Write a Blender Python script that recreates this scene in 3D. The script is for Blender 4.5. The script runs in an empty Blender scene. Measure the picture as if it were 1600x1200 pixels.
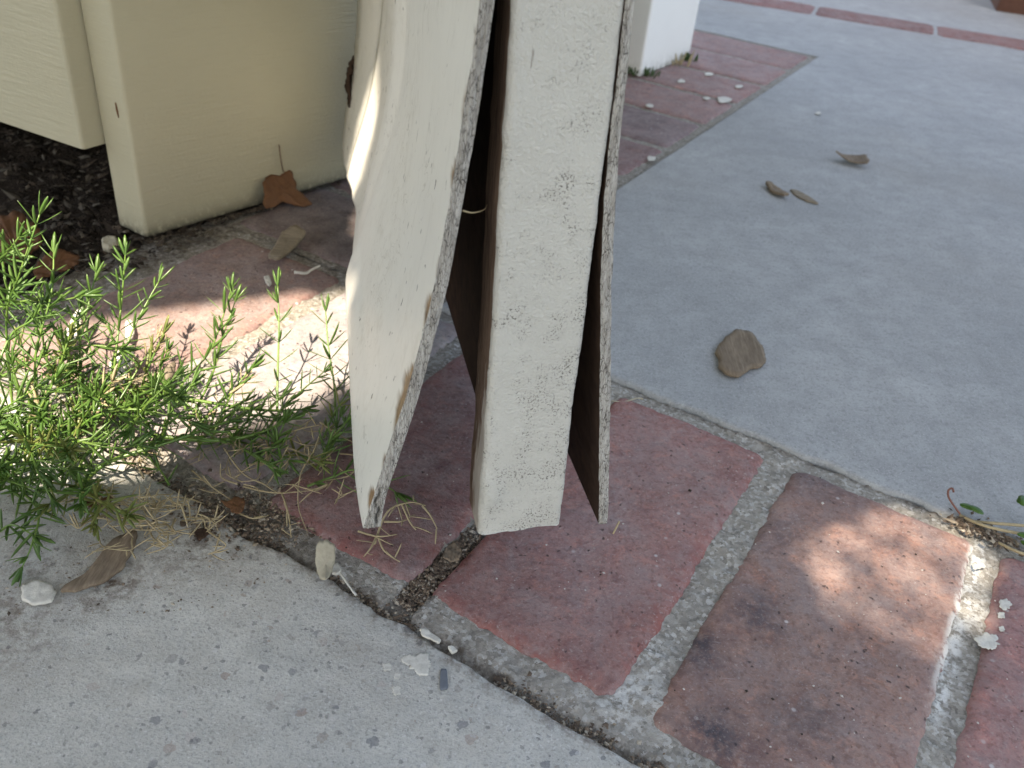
import bpy, math, random
import numpy as np
from mathutils import Vector, Matrix
random.seed(7); RNG = np.random.default_rng(7)
SC = bpy.context.scene
COL = SC.collection

# ------------------------------------------------------------------ camera
F_PX, CAM_H = 1400.0, 0.33
_n = np.array([586-800, 2600-600, F_PX]); _n /= np.linalg.norm(_n)
_up = -_n
_fw = np.array([0, 0, 1.0]) - np.dot([0, 0, 1.0], _up)*_up; _fw /= np.linalg.norm(_fw)
_rt = np.cross(_fw, _up)
RW = np.array([_rt, _fw, _up])                 # photo axes (right, down, forward) -> world
CAM = np.array([0, 0, CAM_H])
cam = bpy.data.cameras.new('camera'); camo = bpy.data.objects.new('camera', cam); COL.objects.link(camo)
cam.sensor_width = 36; cam.lens = 36*F_PX/1600; cam.clip_start = 0.01; cam.clip_end = 500
M = np.eye(4); M[:3, 0] = RW[:, 0]; M[:3, 1] = -RW[:, 1]; M[:3, 2] = -RW[:, 2]; M[:3, 3] = CAM
camo.matrix_world = Matrix(M.tolist())
cam.dof.use_dof = True; cam.dof.focus_distance = 0.41; cam.dof.aperture_fstop = 17
SC.camera = camo

# ------------------------------------------------------------------ world, sun, exposure
SUN_EL, SUN_AZ = math.radians(62), math.radians(248)     # direction TO the sun, measured from +x
SDIR = np.array([math.cos(SUN_EL)*math.cos(SUN_AZ), math.cos(SUN_EL)*math.sin(SUN_AZ), math.sin(SUN_EL)])
w = bpy.data.worlds.new('World'); SC.world = w; w.use_nodes = True
nt = w.node_tree; nt.nodes.clear()
sky = nt.nodes.new('ShaderNodeTexSky'); sky.sky_type = 'NISHITA'; sky.sun_disc = False
sky.sun_elevation = SUN_EL; sky.sun_rotation = math.pi/2 - SUN_AZ
sky.dust_density = 3.0; sky.air_density = 1.0; sky.ozone_density = 1.0
bg = nt.nodes.new('ShaderNodeBackground'); bg.inputs[1].default_value = 0.15
out = nt.nodes.new('ShaderNodeOutputWorld')
nt.links.new(sky.outputs[0], bg.inputs[0]); nt.links.new(bg.outputs[0], out.inputs[0])
sun = bpy.data.lights.new('sun', 'SUN'); sun.energy = 3.4; sun.angle = math.radians(0.4); sun.color = (1.0, 0.97, 0.93)
suno = bpy.data.objects.new('sun', sun); COL.objects.link(suno)
suno.rotation_euler = Vector(SDIR).to_track_quat('Z', 'Y').to_euler()
suno.location = (-2, -4, 6)
SC.view_settings.view_transform = 'Standard'; SC.view_settings.look = 'None'
SC.view_settings.exposure = 2.0; SC.view_settings.gamma = 1.0
SC.view_settings.use_white_balance = True; SC.view_settings.white_balance_temperature = 7800; SC.view_settings.white_balance_tint = 10

# ------------------------------------------------------------------ photo helpers
def ray(x, y): return RW @ np.array([x-800, y-600, F_PX])
def G(x, y, z=0.0):
    d = ray(x, y); return CAM + (z-CAM_H)/d[2]*d
def onplane(x, y, p0, n):
    d = ray(x, y); return CAM + np.dot(np.array(p0)-CAM, n)/np.dot(d, n)*d
_a = math.radians(-28.5)
E1 = np.array([math.cos(_a), math.sin(_a), 0]); E2 = np.array([-math.sin(_a), math.cos(_a), 0])
def ST(s, t, z=0.0): return E1*s + E2*t + np.array([0, 0, z])

# ------------------------------------------------------------------ noise
def _h(ix, iy, seed):
    v = np.sin(ix*127.1 + iy*311.7 + seed*74.7)*43758.5453
    return v - np.floor(v)
def vn(x, y, seed=0):
    x = np.asarray(x, float); y = np.asarray(y, float)
    ix, iy = np.floor(x), np.floor(y); fx, fy = x-ix, y-iy
    fx = fx*fx*(3-2*fx); fy = fy*fy*(3-2*fy)
    a = _h(ix, iy, seed); b = _h(ix+1, iy, seed); c = _h(ix, iy+1, seed); d = _h(ix+1, iy+1, seed)
    return (a+(b-a)*fx)*(1-fy) + (c+(d-c)*fx)*fy
def fbm(x, y, seed=0, o=4):
    s, a, tot = 0, 1.0, 0
    for k in range(o):
        s = s + a*vn(np.asarray(x)*2**k, np.asarray(y)*2**k, seed+k*13); tot += a; a *= .5
    return s/tot
def sstep(a, b, x):
    t = np.clip((np.asarray(x, float)-a)/(b-a), 0, 1); return t*t*(3-2*t)

# ------------------------------------------------------------------ object helpers
def mk(name, V, F, mats, parent=None, loc=None, midx=None, smooth=True, col=None, attrs=None):
    V = np.asarray(V, float)
    if loc is not None: V = V - np.asarray(loc, float)
    me = bpy.data.meshes.new(name); me.from_pydata(V.tolist(), [], F); 
    for m in (mats if isinstance(mats, (list, tuple)) else [mats]): me.materials.append(m)
    if midx is not None: me.polygons.foreach_set('material_index', np.asarray(midx, np.int32))
    if smooth: me.polygons.foreach_set('use_smooth', np.ones(len(me.polygons), bool))
    if col is not None:
        c = np.ones((len(V), 4)); c[:, :np.shape(col)[1]] = col
        at = me.color_attributes.new('Col', 'FLOAT_COLOR', 'POINT'); at.data.foreach_set('color', c.ravel())
    for k, v in (attrs or {}).items():
        at = me.attributes.new(k, 'FLOAT', 'POINT'); at.data.foreach_set('value', np.asarray(v, np.float32).ravel())
    me.update()
    o = bpy.data.objects.new(name, me); COL.objects.link(o)
    if parent is not None: o.parent = parent
    if loc is not None: o.location = loc
    return o
def tag(o, label, cat, group=None, kind=None):
    if label: o['label'] = label
    if cat: o['category'] = cat
    if group: o['group'] = group
    if kind: o['kind'] = kind
    return o
def empty(name, loc, rz=0):
    o = bpy.data.objects.new(name, None); COL.objects.link(o); o.location = loc; o.rotation_euler = (0, 0, rz)
    o.empty_display_size = .02; return o
def gridF(nu, nv, off=0):
    i, j = np.meshgrid(np.arange(nu-1), np.arange(nv-1), indexing='ij')
    a = (i*nv+j+off).ravel()
    return np.stack([a, a+nv, a+nv+1, a+1], 1).tolist()
def tubeVF(pts, rad, n=5, off=0):
    pts = np.asarray(pts, float); V = []; F = []
    m = len(pts); rad = np.broadcast_to(np.asarray(rad, float), (m,))
    up = np.array([0.13, 0.21, 0.97])
    for i in range(m):
        t = pts[min(i+1, m-1)]-pts[max(i-1, 0)]; t /= np.linalg.norm(t)+1e-12
        a = np.cross(t, up); a /= np.linalg.norm(a)+1e-12; b = np.cross(t, a)
        for k in range(n):
            q = 2*math.pi*k/n; V.append(pts[i]+rad[i]*(math.cos(q)*a+math.sin(q)*b))
    for i in range(m-1):
        for k in range(n):
            F.append([off+i*n+k, off+i*n+(k+1) % n, off+(i+1)*n+(k+1) % n, off+(i+1)*n+k])
    F.append([off+k for k in range(n)][::-1]); F.append([off+(m-1)*n+k for k in range(n)])
    return V, F
def spline(P, n):
    P = np.asarray(P, float); k = len(P); tt = np.linspace(0, k-1, n); R = []
    for t in tt:
        i = min(int(t), k-2); f = t-i
        p0, p1, p2, p3 = P[max(i-1, 0)], P[i], P[i+1], P[min(i+2, k-1)]
        R.append(.5*((2*p1)+(-p0+p2)*f+(2*p0-5*p1+4*p2-p3)*f*f+(-p0+3*p1-3*p2+p3)*f**3))
    return np.array(R)

# ------------------------------------------------------------------ material helpers
class NB:
    def __init__(s, name):
        s.m = bpy.data.materials.new(name); s.m.use_nodes = True; s.t = s.m.node_tree
        s.b = s.t.nodes['Principled BSDF']; s.co = s.t.nodes.new('ShaderNodeTexCoord').outputs['Object']
    def lk(s, v, i):
        if isinstance(v, bpy.types.NodeSocket): s.t.links.new(v, i)
        else:
            if hasattr(i.default_value, '__len__') and hasattr(v, '__len__') and len(i.default_value) == 4 and len(v) == 3: v = (*v, 1)
            i.default_value = v
    def nw(s, k): return s.t.nodes.new(k)
    def scaled(s, v):
        n = s.nw('ShaderNodeVectorMath'); n.operation = 'MULTIPLY'; s.lk(s.co, n.inputs[0]); n.inputs[1].default_value = v; return n.outputs[0]
    def warp(s, sc, amt):
        n = s.nw('ShaderNodeTexNoise'); s.lk(s.co, n.inputs['Vector']); n.inputs['Scale'].default_value = sc; n.inputs['Detail'].default_value = 3
        a = s.nw('ShaderNodeVectorMath'); a.operation = 'SUBTRACT'; s.lk(n.outputs['Color'], a.inputs[0]); a.inputs[1].default_value = (.5, .5, .5)
        b = s.nw('ShaderNodeVectorMath'); b.operation = 'SCALE'; s.lk(a.outputs[0], b.inputs[0]); b.inputs['Scale'].default_value = amt
        c = s.nw('ShaderNodeVectorMath'); c.operation = 'ADD'; s.lk(s.co, c.inputs[0]); s.lk(b.outputs[0], c.inputs[1]); return c.outputs[0]
    def noise(s, sc, det=3, ro=.55, co=None, dist=0):
        n = s.nw('ShaderNodeTexNoise'); s.lk(co or s.co, n.inputs['Vector']); n.inputs['Scale'].default_value = sc
        n.inputs['Detail'].default_value = det; n.inputs['Roughness'].default_value = ro; n.inputs['Distortion'].default_value = dist
        return n.outputs['Fac']
    def vor(s, sc, feat='F1', co=None, out='Distance', rnd=1):
        n = s.nw('ShaderNodeTexVoronoi'); n.feature = feat; s.lk(co or s.co, n.inputs['Vector']); n.inputs['Scale'].default_value = sc
        n.inputs['Randomness'].default_value = rnd
        return n.outputs[out]
    def ramp(s, f, *stops):
        n = s.nw('ShaderNodeValToRGB'); s.lk(f, n.inputs[0]); e = n.color_ramp.elements
        while len(e) < len(stops): e.new(.5)
        for q, (p, c) in zip(e, stops):
            q.position = p; q.color = (c, c, c, 1) if not hasattr(c, '__len__') else (*c, 1)[:4]
        return n.outputs[0]
    def mix(s, f, a, b, bt='MIX'):
        n = s.nw('ShaderNodeMix'); n.data_type = 'RGBA'; n.blend_type = bt
        s.lk(f, n.inputs[0]); s.lk(a, n.inputs[6]); s.lk(b, n.inputs[7]); return n.outputs[2]
    def math(s, op, a, b=0.0, clamp=False):
        n = s.nw('ShaderNodeMath'); n.operation = op; n.use_clamp = clamp; s.lk(a, n.inputs[0]); s.lk(b, n.inputs[1]); return n.outputs[0]
    def attr(s, name, out='Color'):
        n = s.nw('ShaderNodeAttribute'); n.attribute_name = name; return n.outputs[out]
    def bump(s, h, st=.5, d=.001, prev=None):
        n = s.nw('ShaderNodeBump'); n.inputs['Strength'].default_value = st; n.inputs['Distance'].default_value = d
        s.lk(h, n.inputs['Height'])
        if prev is not None: s.lk(prev, n.inputs['Normal'])
        return n.outputs[0]
    def done(s, col, rough=.8, nor=None, spec=.3):
        s.lk(col, s.b.inputs['Base Color']); s.lk(rough, s.b.inputs['Roughness'])
        if nor is not None: s.lk(nor, s.b.inputs['Normal'])
        s.b.inputs['Specular IOR Level'].default_value = spec
        return s.m

def m_concrete_far():
    n = NB('far_concrete')
    big = n.noise(6, 4, .6); mid = n.noise(45, 5, .65); fine = n.noise(420, 3, .7); grit = n.noise(900, 2, .6)
    c = n.ramp(big, (.3, (.315, .320, .318)), (.7, (.425, .428, .418)))
    c = n.mix(n.ramp(n.noise(1, 5, .7, co=n.scaled((14, 40, 20)), dist=.8), (.40, .14), (.62, 0)), c, (.25, .25, .242))
    c = n.mix(n.ramp(mid, (.35, .0), (.68, .6)), c, (.255, .257, .25))
    c = n.mix(n.ramp(fine, (.52, 0), (.68, .5)), c, (.17, .17, .165))
    c = n.mix(n.ramp(grit, (.57, 0), (.68, .55)), c, (.52, .52, .51))
    c = n.mix(n.ramp(n.noise(200, 3, .7), (.54, 0), (.66, .4)), c, (.22, .22, .215))
    c = n.mix(n.ramp(n.vor(160, out='Distance'), (.05, .6), (.12, 0)), c, (.15, .15, .145))
    c = n.mix(n.ramp(n.noise(3.3, 3), (.55, 0), (.75, .25)), c, (.30, .265, .22))
    h = n.math('ADD', n.math('MULTIPLY', fine, .6), n.math('MULTIPLY', mid, .6))
    return n.done(c, .9, n.bump(h, .55, .0012), .2)
def m_concrete_near():
    n = NB('near_concrete')
    big = n.noise(9, 4, .6); mid = n.noise(70, 5, .7); fine = n.noise(650, 3, .7)
    c = n.ramp(big, (.3, (.45, .435, .395)), (.7, (.59, .575, .52)))
    c = n.mix(n.ramp(mid, (.35, .0), (.72, .6)), c, (.35, .34, .31))
    c = n.mix(n.ramp(fine, (.50, 0), (.66, .5)), c, (.21, .207, .197))
    c = n.mix(n.ramp(n.noise(800, 2), (.60, 0), (.68, .6)), c, (.62, .61, .58))
    # exposed aggregate: stones of many tones near the worn edge
    agg = n.attr('agg', 'Fac')
    wp = n.warp(330, .0052)
    cs = n.vor(170, out='Color', co=wp); ds = n.vor(170, out='Distance', co=wp)
    sep = n.nw('ShaderNodeSeparateColor'); n.lk(cs, sep.inputs[0])
    stone = n.ramp(sep.outputs[0], (0, (.10, .11, .13)), (.25, (.22, .22, .22)), (.5, (.34, .31, .27)), (.72, (.30, .22, .18)), (1, (.55, .53, .5)))
    rad = n.math('MULTIPLY_ADD', sep.outputs[1], .34); 
    inside = n.math('LESS_THAN', ds, n.math('MULTIPLY', sep.outputs[1], .42))
    pick = n.math('GREATER_THAN', n.math('ADD', sep.outputs[2], n.math('MULTIPLY', agg, .72)), 1.0)
    f = n.math('MULTIPLY', n.math('MULTIPLY', inside, pick), .6)
    c = n.mix(f, c, stone)
    wp2 = n.warp(800, .0022)
    cs2 = n.vor(420, out='Color', co=wp2); ds2 = n.vor(420, out='Distance', co=wp2)
    sep2 = n.nw('ShaderNodeSeparateColor'); n.lk(cs2, sep2.inputs[0])
    in2 = n.math('LESS_THAN', ds2, n.math('MULTIPLY', sep2.outputs[1], .5))
    p2 = n.math('GREATER_THAN', n.math('ADD', sep2.outputs[2], n.math('MULTIPLY', agg, .4)), .90)
    st2 = n.ramp(sep2.outputs[0], (0, (.08, .08, .09)), (.55, (.26, .25, .235)), (1, (.58, .57, .55)))
    c = n.mix(n.math('MULTIPLY', n.math('MULTIPLY', in2, p2), .55), c, st2)
    c = n.mix(n.ramp(n.noise(22, 5, .7), (.48, 0), (.68, .28)), c, (.36, .31, .25))
    # brown dirt film
    c = n.mix(n.math('MULTIPLY', n.attr('dirt', 'Fac'), n.ramp(n.noise(160, 4, .7), (.42, 0), (.62, 1))), c, (.11, .075, .05))
    h = n.math('ADD', n.math('MULTIPLY', fine, .7), n.math('MULTIPLY', mid, .8))
    h = n.math('SUBTRACT', h, n.math('MULTIPLY', f, .5))
    return n.done(c, .92, n.bump(h, .7, .0012), .2)
def m_brick():
    n = NB('brick')
    base = n.attr('Col'); rim = n.attr('rim', 'Fac'); soot = n.attr('soot', 'Fac')
    mid = n.noise(55, 5, .7); fine = n.noise(330, 4, .7); med = n.noise(140, 4, .65)
    c = n.mix(n.ramp(mid, (.36, 0), (.66, .75)), base, n.mix(1.0, base, (.60, .55, .62), 'MULTIPLY'))
    c = n.mix(n.ramp(n.noise(95, 5, .75, dist=.8), (.52, 0), (.66, .6)), c, n.mix(1.0, base, (1.5, 1.2, 1.05), 'MULTIPLY'))
    c = n.mix(n.ramp(n.noise(170, 4, .7), (.52, 0), (.64, .55)), c, n.mix(1.0, base, (.42, .40, .48), 'MULTIPLY'))
    film = n.ramp(n.noise(40, 7, .75, dist=.6), (.39, .10), (.65, .68))
    c = n.mix(film, c, (.30, .25, .24))
    c = n.mix(n.math('MULTIPLY', rim, n.ramp(med, (.36, .1), (.6, .9))), c, (.26, .085, .07))
    c = n.mix(n.math('MULTIPLY', soot, n.ramp(med, (.34, .25), (.56, 1))), c, (.05, .048, .06))
    c = n.mix(n.ramp(fine, (.50, 0), (.66, .5)), c, n.mix(1.0, base, (.42, .36, .36), 'MULTIPLY'))
    c = n.mix(n.ramp(n.noise(620, 3, .7), (.56, 0), (.70, .35)), c, (.44, .37, .34))
    pit = n.ramp(n.vor(210, out='Distance', co=n.warp(300, .004)), (.10, 1), (.2, 0)); pit = n.math('MULTIPLY', pit, n.ramp(n.noise(60, 3), (.5, 0), (.56, 1)))
    c = n.mix(n.math('MULTIPLY', pit, .75), c, (.05, .035, .035))
    c = n.mix(n.math('MULTIPLY', n.ramp(n.noise(420, 2, .6), (.62, 0), (.72, .5)), n.ramp(n.noise(45, 3), (.42, .1), (.62, 1))), c, (.46, .41, .38))
    c = n.mix(n.ramp(n.noise(1, 2, .5, co=n.scaled((60, 900, 300)), dist=.3), (.72, 0), (.76, .35)), c, (.42, .37, .36))
    v = n.vor(75, out='Distance'); 
    c = n.mix(n.math('MULTIPLY', n.ramp(v, (.05, .8), (.10, 0)), n.ramp(n.noise(25, 2), (.5, 0), (.6, 1))), c, (.55, .52, .5))
    c = n.mix(n.math('MULTIPLY', n.attr('white', 'Fac'), n.ramp(med, (.40, 0), (.5, 1))), c, (.68, .66, .6))
    h = n.math('SUBTRACT', n.math('ADD', n.math('MULTIPLY', fine, .6), n.math('MULTIPLY', med, .7)), n.math('MULTIPLY', pit, .6))
    return n.done(c, n.ramp(mid, (.3, .72), (.7, .9)), n.bump(h, .8, .0014), .25)
def m_mortar():
    n = NB('mortar')
    a = n.noise(60, 4); g = n.noise(700, 3, .75); v = n.vor(560, out='Color', co=n.warp(900, .0022))
    sep = n.nw('ShaderNodeSeparateColor'); n.lk(v, sep.inputs[0])
    c = n.ramp(a, (.3, (.30, .275, .235)), (.7, (.42, .39, .34)))
    c = n.mix(n.ramp(n.noise(150, 3), (.35, .25), (.65, .65)), c, n.ramp(sep.outputs[0], (0, (.10, .085, .07)), (.3, (.26, .23, .19)), (.7, (.42, .39, .34)), (1, (.70, .68, .64))))
    c = n.mix(n.math('MULTIPLY', n.attr('dirt', 'Fac'), n.ramp(n.noise(240, 4, .7), (.38, .1), (.64, .95))), c, (.105, .08, .06))
    c = n.mix(n.math('MULTIPLY', n.attr('white', 'Fac'), n.ramp(n.noise(190, 4, .7), (.46, 0), (.56, 1))), c, (.7, .69, .65))
    h = n.math('ADD', g, n.math('MULTIPLY', sep.outputs[1], .8))
    return n.done(c, .95, n.bump(h, .9, .0013), .15)
def m_soil():
    n = NB('soil')
    a = n.noise(40, 5, .7); b = n.noise(260, 4, .7)
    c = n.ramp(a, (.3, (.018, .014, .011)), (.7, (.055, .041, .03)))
    c = n.mix(n.ramp(b, (.55, 0), (.7, .7)), c, (.10, .075, .055))
    return n.done(c, .95, n.bump(n.math('ADD', a, b), 1, .004), .1)
def m_col(name, rough=.8, bumpsc=400, st=.4, d=.0006, var=.35, spec=.25, sss=0):
    n = NB(name); a = n.noise(bumpsc, 4, .65); b = n.noise(bumpsc*.2, 3, .6)
    base = n.attr('Col')
    c = n.mix(n.ramp(a, (.4, 0), (.7, var)), base, n.mix(1.0, base, (.45, .42, .4), 'MULTIPLY'))
    c = n.mix(n.ramp(b, (.45, 0), (.7, var)), c, n.mix(1.0, base, (1.35, 1.3, 1.25), 'MULTIPLY'))
    return n.done(c, rough, n.bump(a, st, d), spec)
def m_flat(name, col, rough=.8, bumpsc=300, st=.3, d=.0005, var=.25, spec=.3, dark=(.5, .48, .45)):
    n = NB(name); a = n.noise(bumpsc, 4, .65); b = n.noise(bumpsc*.12, 4, .65)
    c = n.mix(n.ramp(a, (.42, 0), (.72, var)), col, tuple(x*y for x, y in zip(col, dark)))
    c = n.mix(n.ramp(b, (.42, 0), (.72, var*.6)), c, tuple(min(1, x*1.15) for x in col))
    return n.done(c, rough, n.bump(a, st, d), spec)
def m_wood(name, c1, c2, axis=(900, 900, 60), rough=.85):
    n = NB(name); g = n.noise(1, 4, .6, co=n.scaled(axis)); g2 = n.noise(1, 3, .6, co=n.scaled(tuple(x*.25 for x in axis)))
    c = n.ramp(g, (.3, c1), (.7, c2)); c = n.mix(n.ramp(g2, (.4, 0), (.65, .5)), c, c1)
    return n.done(c, rough, n.bump(g, .6, .0006), .2)
def m_skin_paint():
    n = NB('gate_paint_smooth')
    base = (.70, .675, .60)
    c = n.mix(n.ramp(n.noise(30, 5, .65), (.4, 0), (.7, .35)), base, (.62, .595, .53))
    nick = n.noise(1, 3, .6, co=n.scaled((420, 160, 95))); cl = n.noise(22, 3, .6)
    c = n.mix(n.math('MULTIPLY', n.ramp(nick, (.665, 0), (.70, .9)), n.ramp(cl, (.42, 0), (.56, 1))), c, (.12, .10, .08))
    sp = n.noise(1, 3, .7, co=n.scaled((300, 150, 30)))
    c = n.mix(n.ramp(sp, (.55, 0), (.75, .22)), c, (.40, .37, .31))
    hair = n.noise(1, 2, .5, co=n.scaled((500, 60, 22)), dist=.6)
    c = n.mix(n.math('MULTIPLY', n.ramp(n.math('ABSOLUTE', n.math('SUBTRACT', hair, .5)), (.0, .55), (.012, 0)), n.ramp(n.noise(14, 3), (.50, 0), (.62, 1))), c, (.30, .26, .2))
    c = n.mix(n.math('MULTIPLY', n.ramp(n.noise(90, 5, .7), (.50, 0), (.66, .35)), n.ramp(n.noise(10, 2), (.45, 0), (.6, 1))), c, (.45, .41, .33))
    c = n.mix(n.attr('bare', 'Fac'), c, n.ramp(n.noise(1, 4, .7, co=n.scaled((700, 300, 140))), (.3, (.09, .05, .025)), (.7, (.32, .20, .10))))
    h = n.noise(1, 5, .65, co=n.scaled((260, 90, 200)))
    h = n.math('SUBTRACT', h, n.math('MULTIPLY', n.attr('bare', 'Fac'), .8))
    return n.done(c, .42, n.bump(h, .32, .0008), .4)
def m_stile_paint():
    n = NB('gate_paint_textured')
    base = (.535, .52, .465)
    t1 = n.noise(780, 3, .55, dist=.4); t2 = n.noise(170, 3, .5)
    c = n.mix(n.ramp(n.noise(26, 4, .6), (.4, 0), (.68, .45)), base, (.46, .445, .395))
    spk = n.noise(950, 3, .7); cl = n.noise(75, 4, .7)
    low = n.attr('grime', 'Fac')
    m = n.math('MULTIPLY', n.ramp(spk, (.53, 0), (.60, 1)), n.ramp(n.math('ADD', cl, n.math('MULTIPLY', low, .10)), (.54, 0), (.67, 1)))
    c = n.mix(n.math('MULTIPLY', m, .9), c, (.10, .088, .072))
    smear = n.noise(1, 4, .7, co=n.scaled((260, 260, 420)))
    c = n.mix(n.math('MULTIPLY', n.ramp(smear, (.5, 0), (.72, .5)), n.ramp(cl, (.45, 0), (.65, 1))), c, (.36, .335, .285))
    c = n.mix(n.ramp(n.noise(1, 3, .6, co=n.scaled((420, 420, 60))), (.70, 0), (.74, .7)), c, (.18, .15, .12))
    b = n.bump(n.math('ADD', n.math('MULTIPLY', t1, 1.0), n.math('MULTIPLY', t2, .6)), .7, .0013)
    return n.done(c, .5, b, .4)
def m_side():
    n = NB('weathered_stile_side')
    g = n.noise(1, 4, .65, co=n.scaled((900, 700, 45))); g2 = n.noise(1, 3, .6, co=n.scaled((300, 220, 60)))
    c = n.ramp(g, (.3, (.075, .045, .03)), (.7, (.26, .18, .13)))
    f = n.math('ADD', n.attr('pale', 'Fac'), n.math('MULTIPLY', n.math('SUBTRACT', g2, .5), 1.6), True)
    c = n.mix(n.ramp(f, (.35, 0), (.7, .9)), c, n.ramp(g, (.3, (.36, .32, .27)), (.7, (.50, .47, .42))))
    return n.done(c, .8, n.bump(g, .5, .0005), .2)
def m_edge():
    n = NB('cracked_paint_edge')
    d = n.vor(1, 'DISTANCE_TO_EDGE', co=n.scaled((1350, 1350, 260))); d2 = n.vor(1, 'DISTANCE_TO_EDGE', co=n.scaled((2300, 2300, 600)))
    fib = n.noise(1, 4, .7, co=n.scaled((1500, 1500, 130)))
    c = n.ramp(n.noise(1, 4, .65, co=n.scaled((500, 500, 60))), (.35, (.36, .335, .295)), (.62, (.55, .525, .475)))
    c = n.mix(n.ramp(fib, (.56, 0), (.70, .45)), c, (.17, .14, .11))
    crack = n.ramp(d, (.02, .85), (.10, 0)); wob = n.ramp(n.noise(1, 3, co=n.scaled((500, 500, 120))), (.38, .1), (.60, 1))
    c = n.mix(n.math('MULTIPLY', crack, wob), c, (.035, .028, .022))
    c = n.mix(n.math('MULTIPLY', n.ramp(d2, (.03, .4), (.10, 0)), wob), c, (.12, .10, .085))
    c = n.mix(n.attr('bare', 'Fac'), c, (.012, .009, .007))
    h = n.math('ADD', n.math('MULTIPLY', n.ramp(d, (.0, 0), (.16, 1)), .8), n.math('MULTIPLY', fib, .6))
    return n.done(c, .85, n.bump(h, .7, .0008), .2)
def m_house():
    n = NB('house_paint')
    br = n.noise(1, 4, .65, co=n.scaled((30, 30, 420))); t = n.noise(350, 3, .6)
    c = n.mix(n.ramp(n.noise(9, 4, .6), (.4, 0), (.68, .4)), (.43, .395, .28), (.385, .352, .25))
    c = n.mix(n.ramp(n.noise(1, 4, .7, co=n.scaled((40, 40, 500))), (.60, 0), (.74, .25)), c, (.36, .325, .235))
    c = n.mix(n.math('MULTIPLY', n.attr('grime', 'Fac'), n.ramp(n.noise(190, 4, .7), (.30, .1), (.5, 1))), c, (.04, .034, .022))
    return n.done(c, .45, n.bump(n.math('ADD', br, n.math('MULTIPLY', t, .35)), .55, .0014), .4)
def m_white():
    n = NB('white_post_paint'); t = n.noise(200, 3)
    c = n.mix(n.ramp(n.noise(12, 4), (.4, 0), (.7, .3)), (.80, .79, .75), (.72, .71, .67))
    c = n.mix(n.math('MULTIPLY', n.attr('grime', 'Fac'), n.ramp(n.noise(120, 4, .7), (.38, .05), (.56, 1))), c, (.07, .07, .03))
    return n.done(c, .5, n.bump(t, .2, .0008), .35)
def m_leaf(name, c1, c2, trans=.35, sc=90):
    n = NB(name)
    c = n.mix(n.ramp(n.noise(sc, 3), (.35, 0), (.65, 1)), c1, c2)
    n.done(c, .32, None, .55)
    tr = n.nw('ShaderNodeBsdfTranslucent'); n.lk(n.mix(1.0, c, (1.5, 1.35, .6), 'MULTIPLY'), tr.inputs[0])
    mx = n.nw('ShaderNodeMixShader'); mx.inputs[0].default_value = trans
    o = [q for q in n.t.nodes if q.type == 'OUTPUT_MATERIAL'][0]
    n.lk(n.b.outputs[0], mx.inputs[1]); n.lk(tr.outputs[0], mx.inputs[2]); n.lk(mx.outputs[0], o.inputs[0])
    return n.m

MAT = dict(far=m_concrete_far(), near=m_concrete_near(), brick=m_brick(), mortar=m_mortar(), soil=m_soil(),
  debris=m_col('debris', .95, 500, .6, .0006, .5), skin=m_skin_paint(), stile=m_stile_paint(), edge=m_edge(),
  house=m_house(), white=m_white(),
  board=m_wood('raw_hardboard', (.030, .017, .011), (.075, .045, .03), (400, 120, 120)),
  sidewood=m_side(),
  greywood=m_wood('grey_weathered_wood', (.15, .12, .085), (.34, .285, .215), (60, 700, 700)),
  barkwood=m_wood('brown_bark', (.13, .095, .065), (.29, .225, .16), (900, 90, 900)),
  flake=m_flat('old_paint_flake', (.60, .575, .51), .8, 260, .6, .0008, .6),
  flakebeige=m_flat('beige_flake', (.40, .36, .27), .8, 260, .4, .0006, .4),
  leafbrown=m_flat('dead_leaf', (.15, .068, .03), .7, 180, .5, .0008, .6),
  straw=m_flat('dry_straw', (.40, .32, .19), .75, 300, .3, .0004, .5),
  pebble=m_flat('pebble', (.14, .155, .175), .7, 300, .3, .0004, .3),
  green=m_leaf('fern_leaf', (.065, .145, .026), (.145, .25, .06)), palegreen=m_leaf('fern_leaf_yellowing', (.13, .18, .04), (.27, .28, .09)), stem=m_leaf('fern_stem', (.10, .20, .035), (.16, .24, .05), .1),
  weed=m_leaf('weed_leaf', (.05, .14, .02), (.09, .2, .03)), redstem=m_flat('red_stem', (.20, .085, .06), .6),
  crown=m_leaf('tree_leaf', (.035, .075, .015), (.06, .11, .022), .12, 8), trunk=m_wood('tree_bark', (.04, .03, .022), (.12, .09, .065), (40, 40, 8)),
  planter=m_flat('brown_brick', (.13, .06, .04), .85, 90, .6, .002, .5))

# ================================================================== GROUND
def nearEdge(s): return .221 + .0035*(fbm(s*38, 3.1, 5)-.5)*2 + .0012*(fbm(s*190, 1.3, 6)-.5)*2
def sheet(name, S, T, Z, mat, attrs=None, label=None):
    s, t = np.asarray(S), np.asarray(T)
    nu, nv = s.shape
    V = s.reshape(-1, 1)*E1 + t.reshape(-1, 1)*E2; V[:, 2] = np.asarray(Z).ravel()
    F = gridF(nu, nv)
    o = mk(name, V, F, mat, attrs=attrs); o['kind'] = 'structure'; return o
# big soil plane to the horizon
o = mk('ground', [(-60, -60, -.03), (60, -60, -.03), (60, 60, -.03), (-60, 60, -.03)], [[0, 1, 2, 3]], MAT['soil']); o['kind'] = 'structure'
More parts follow.
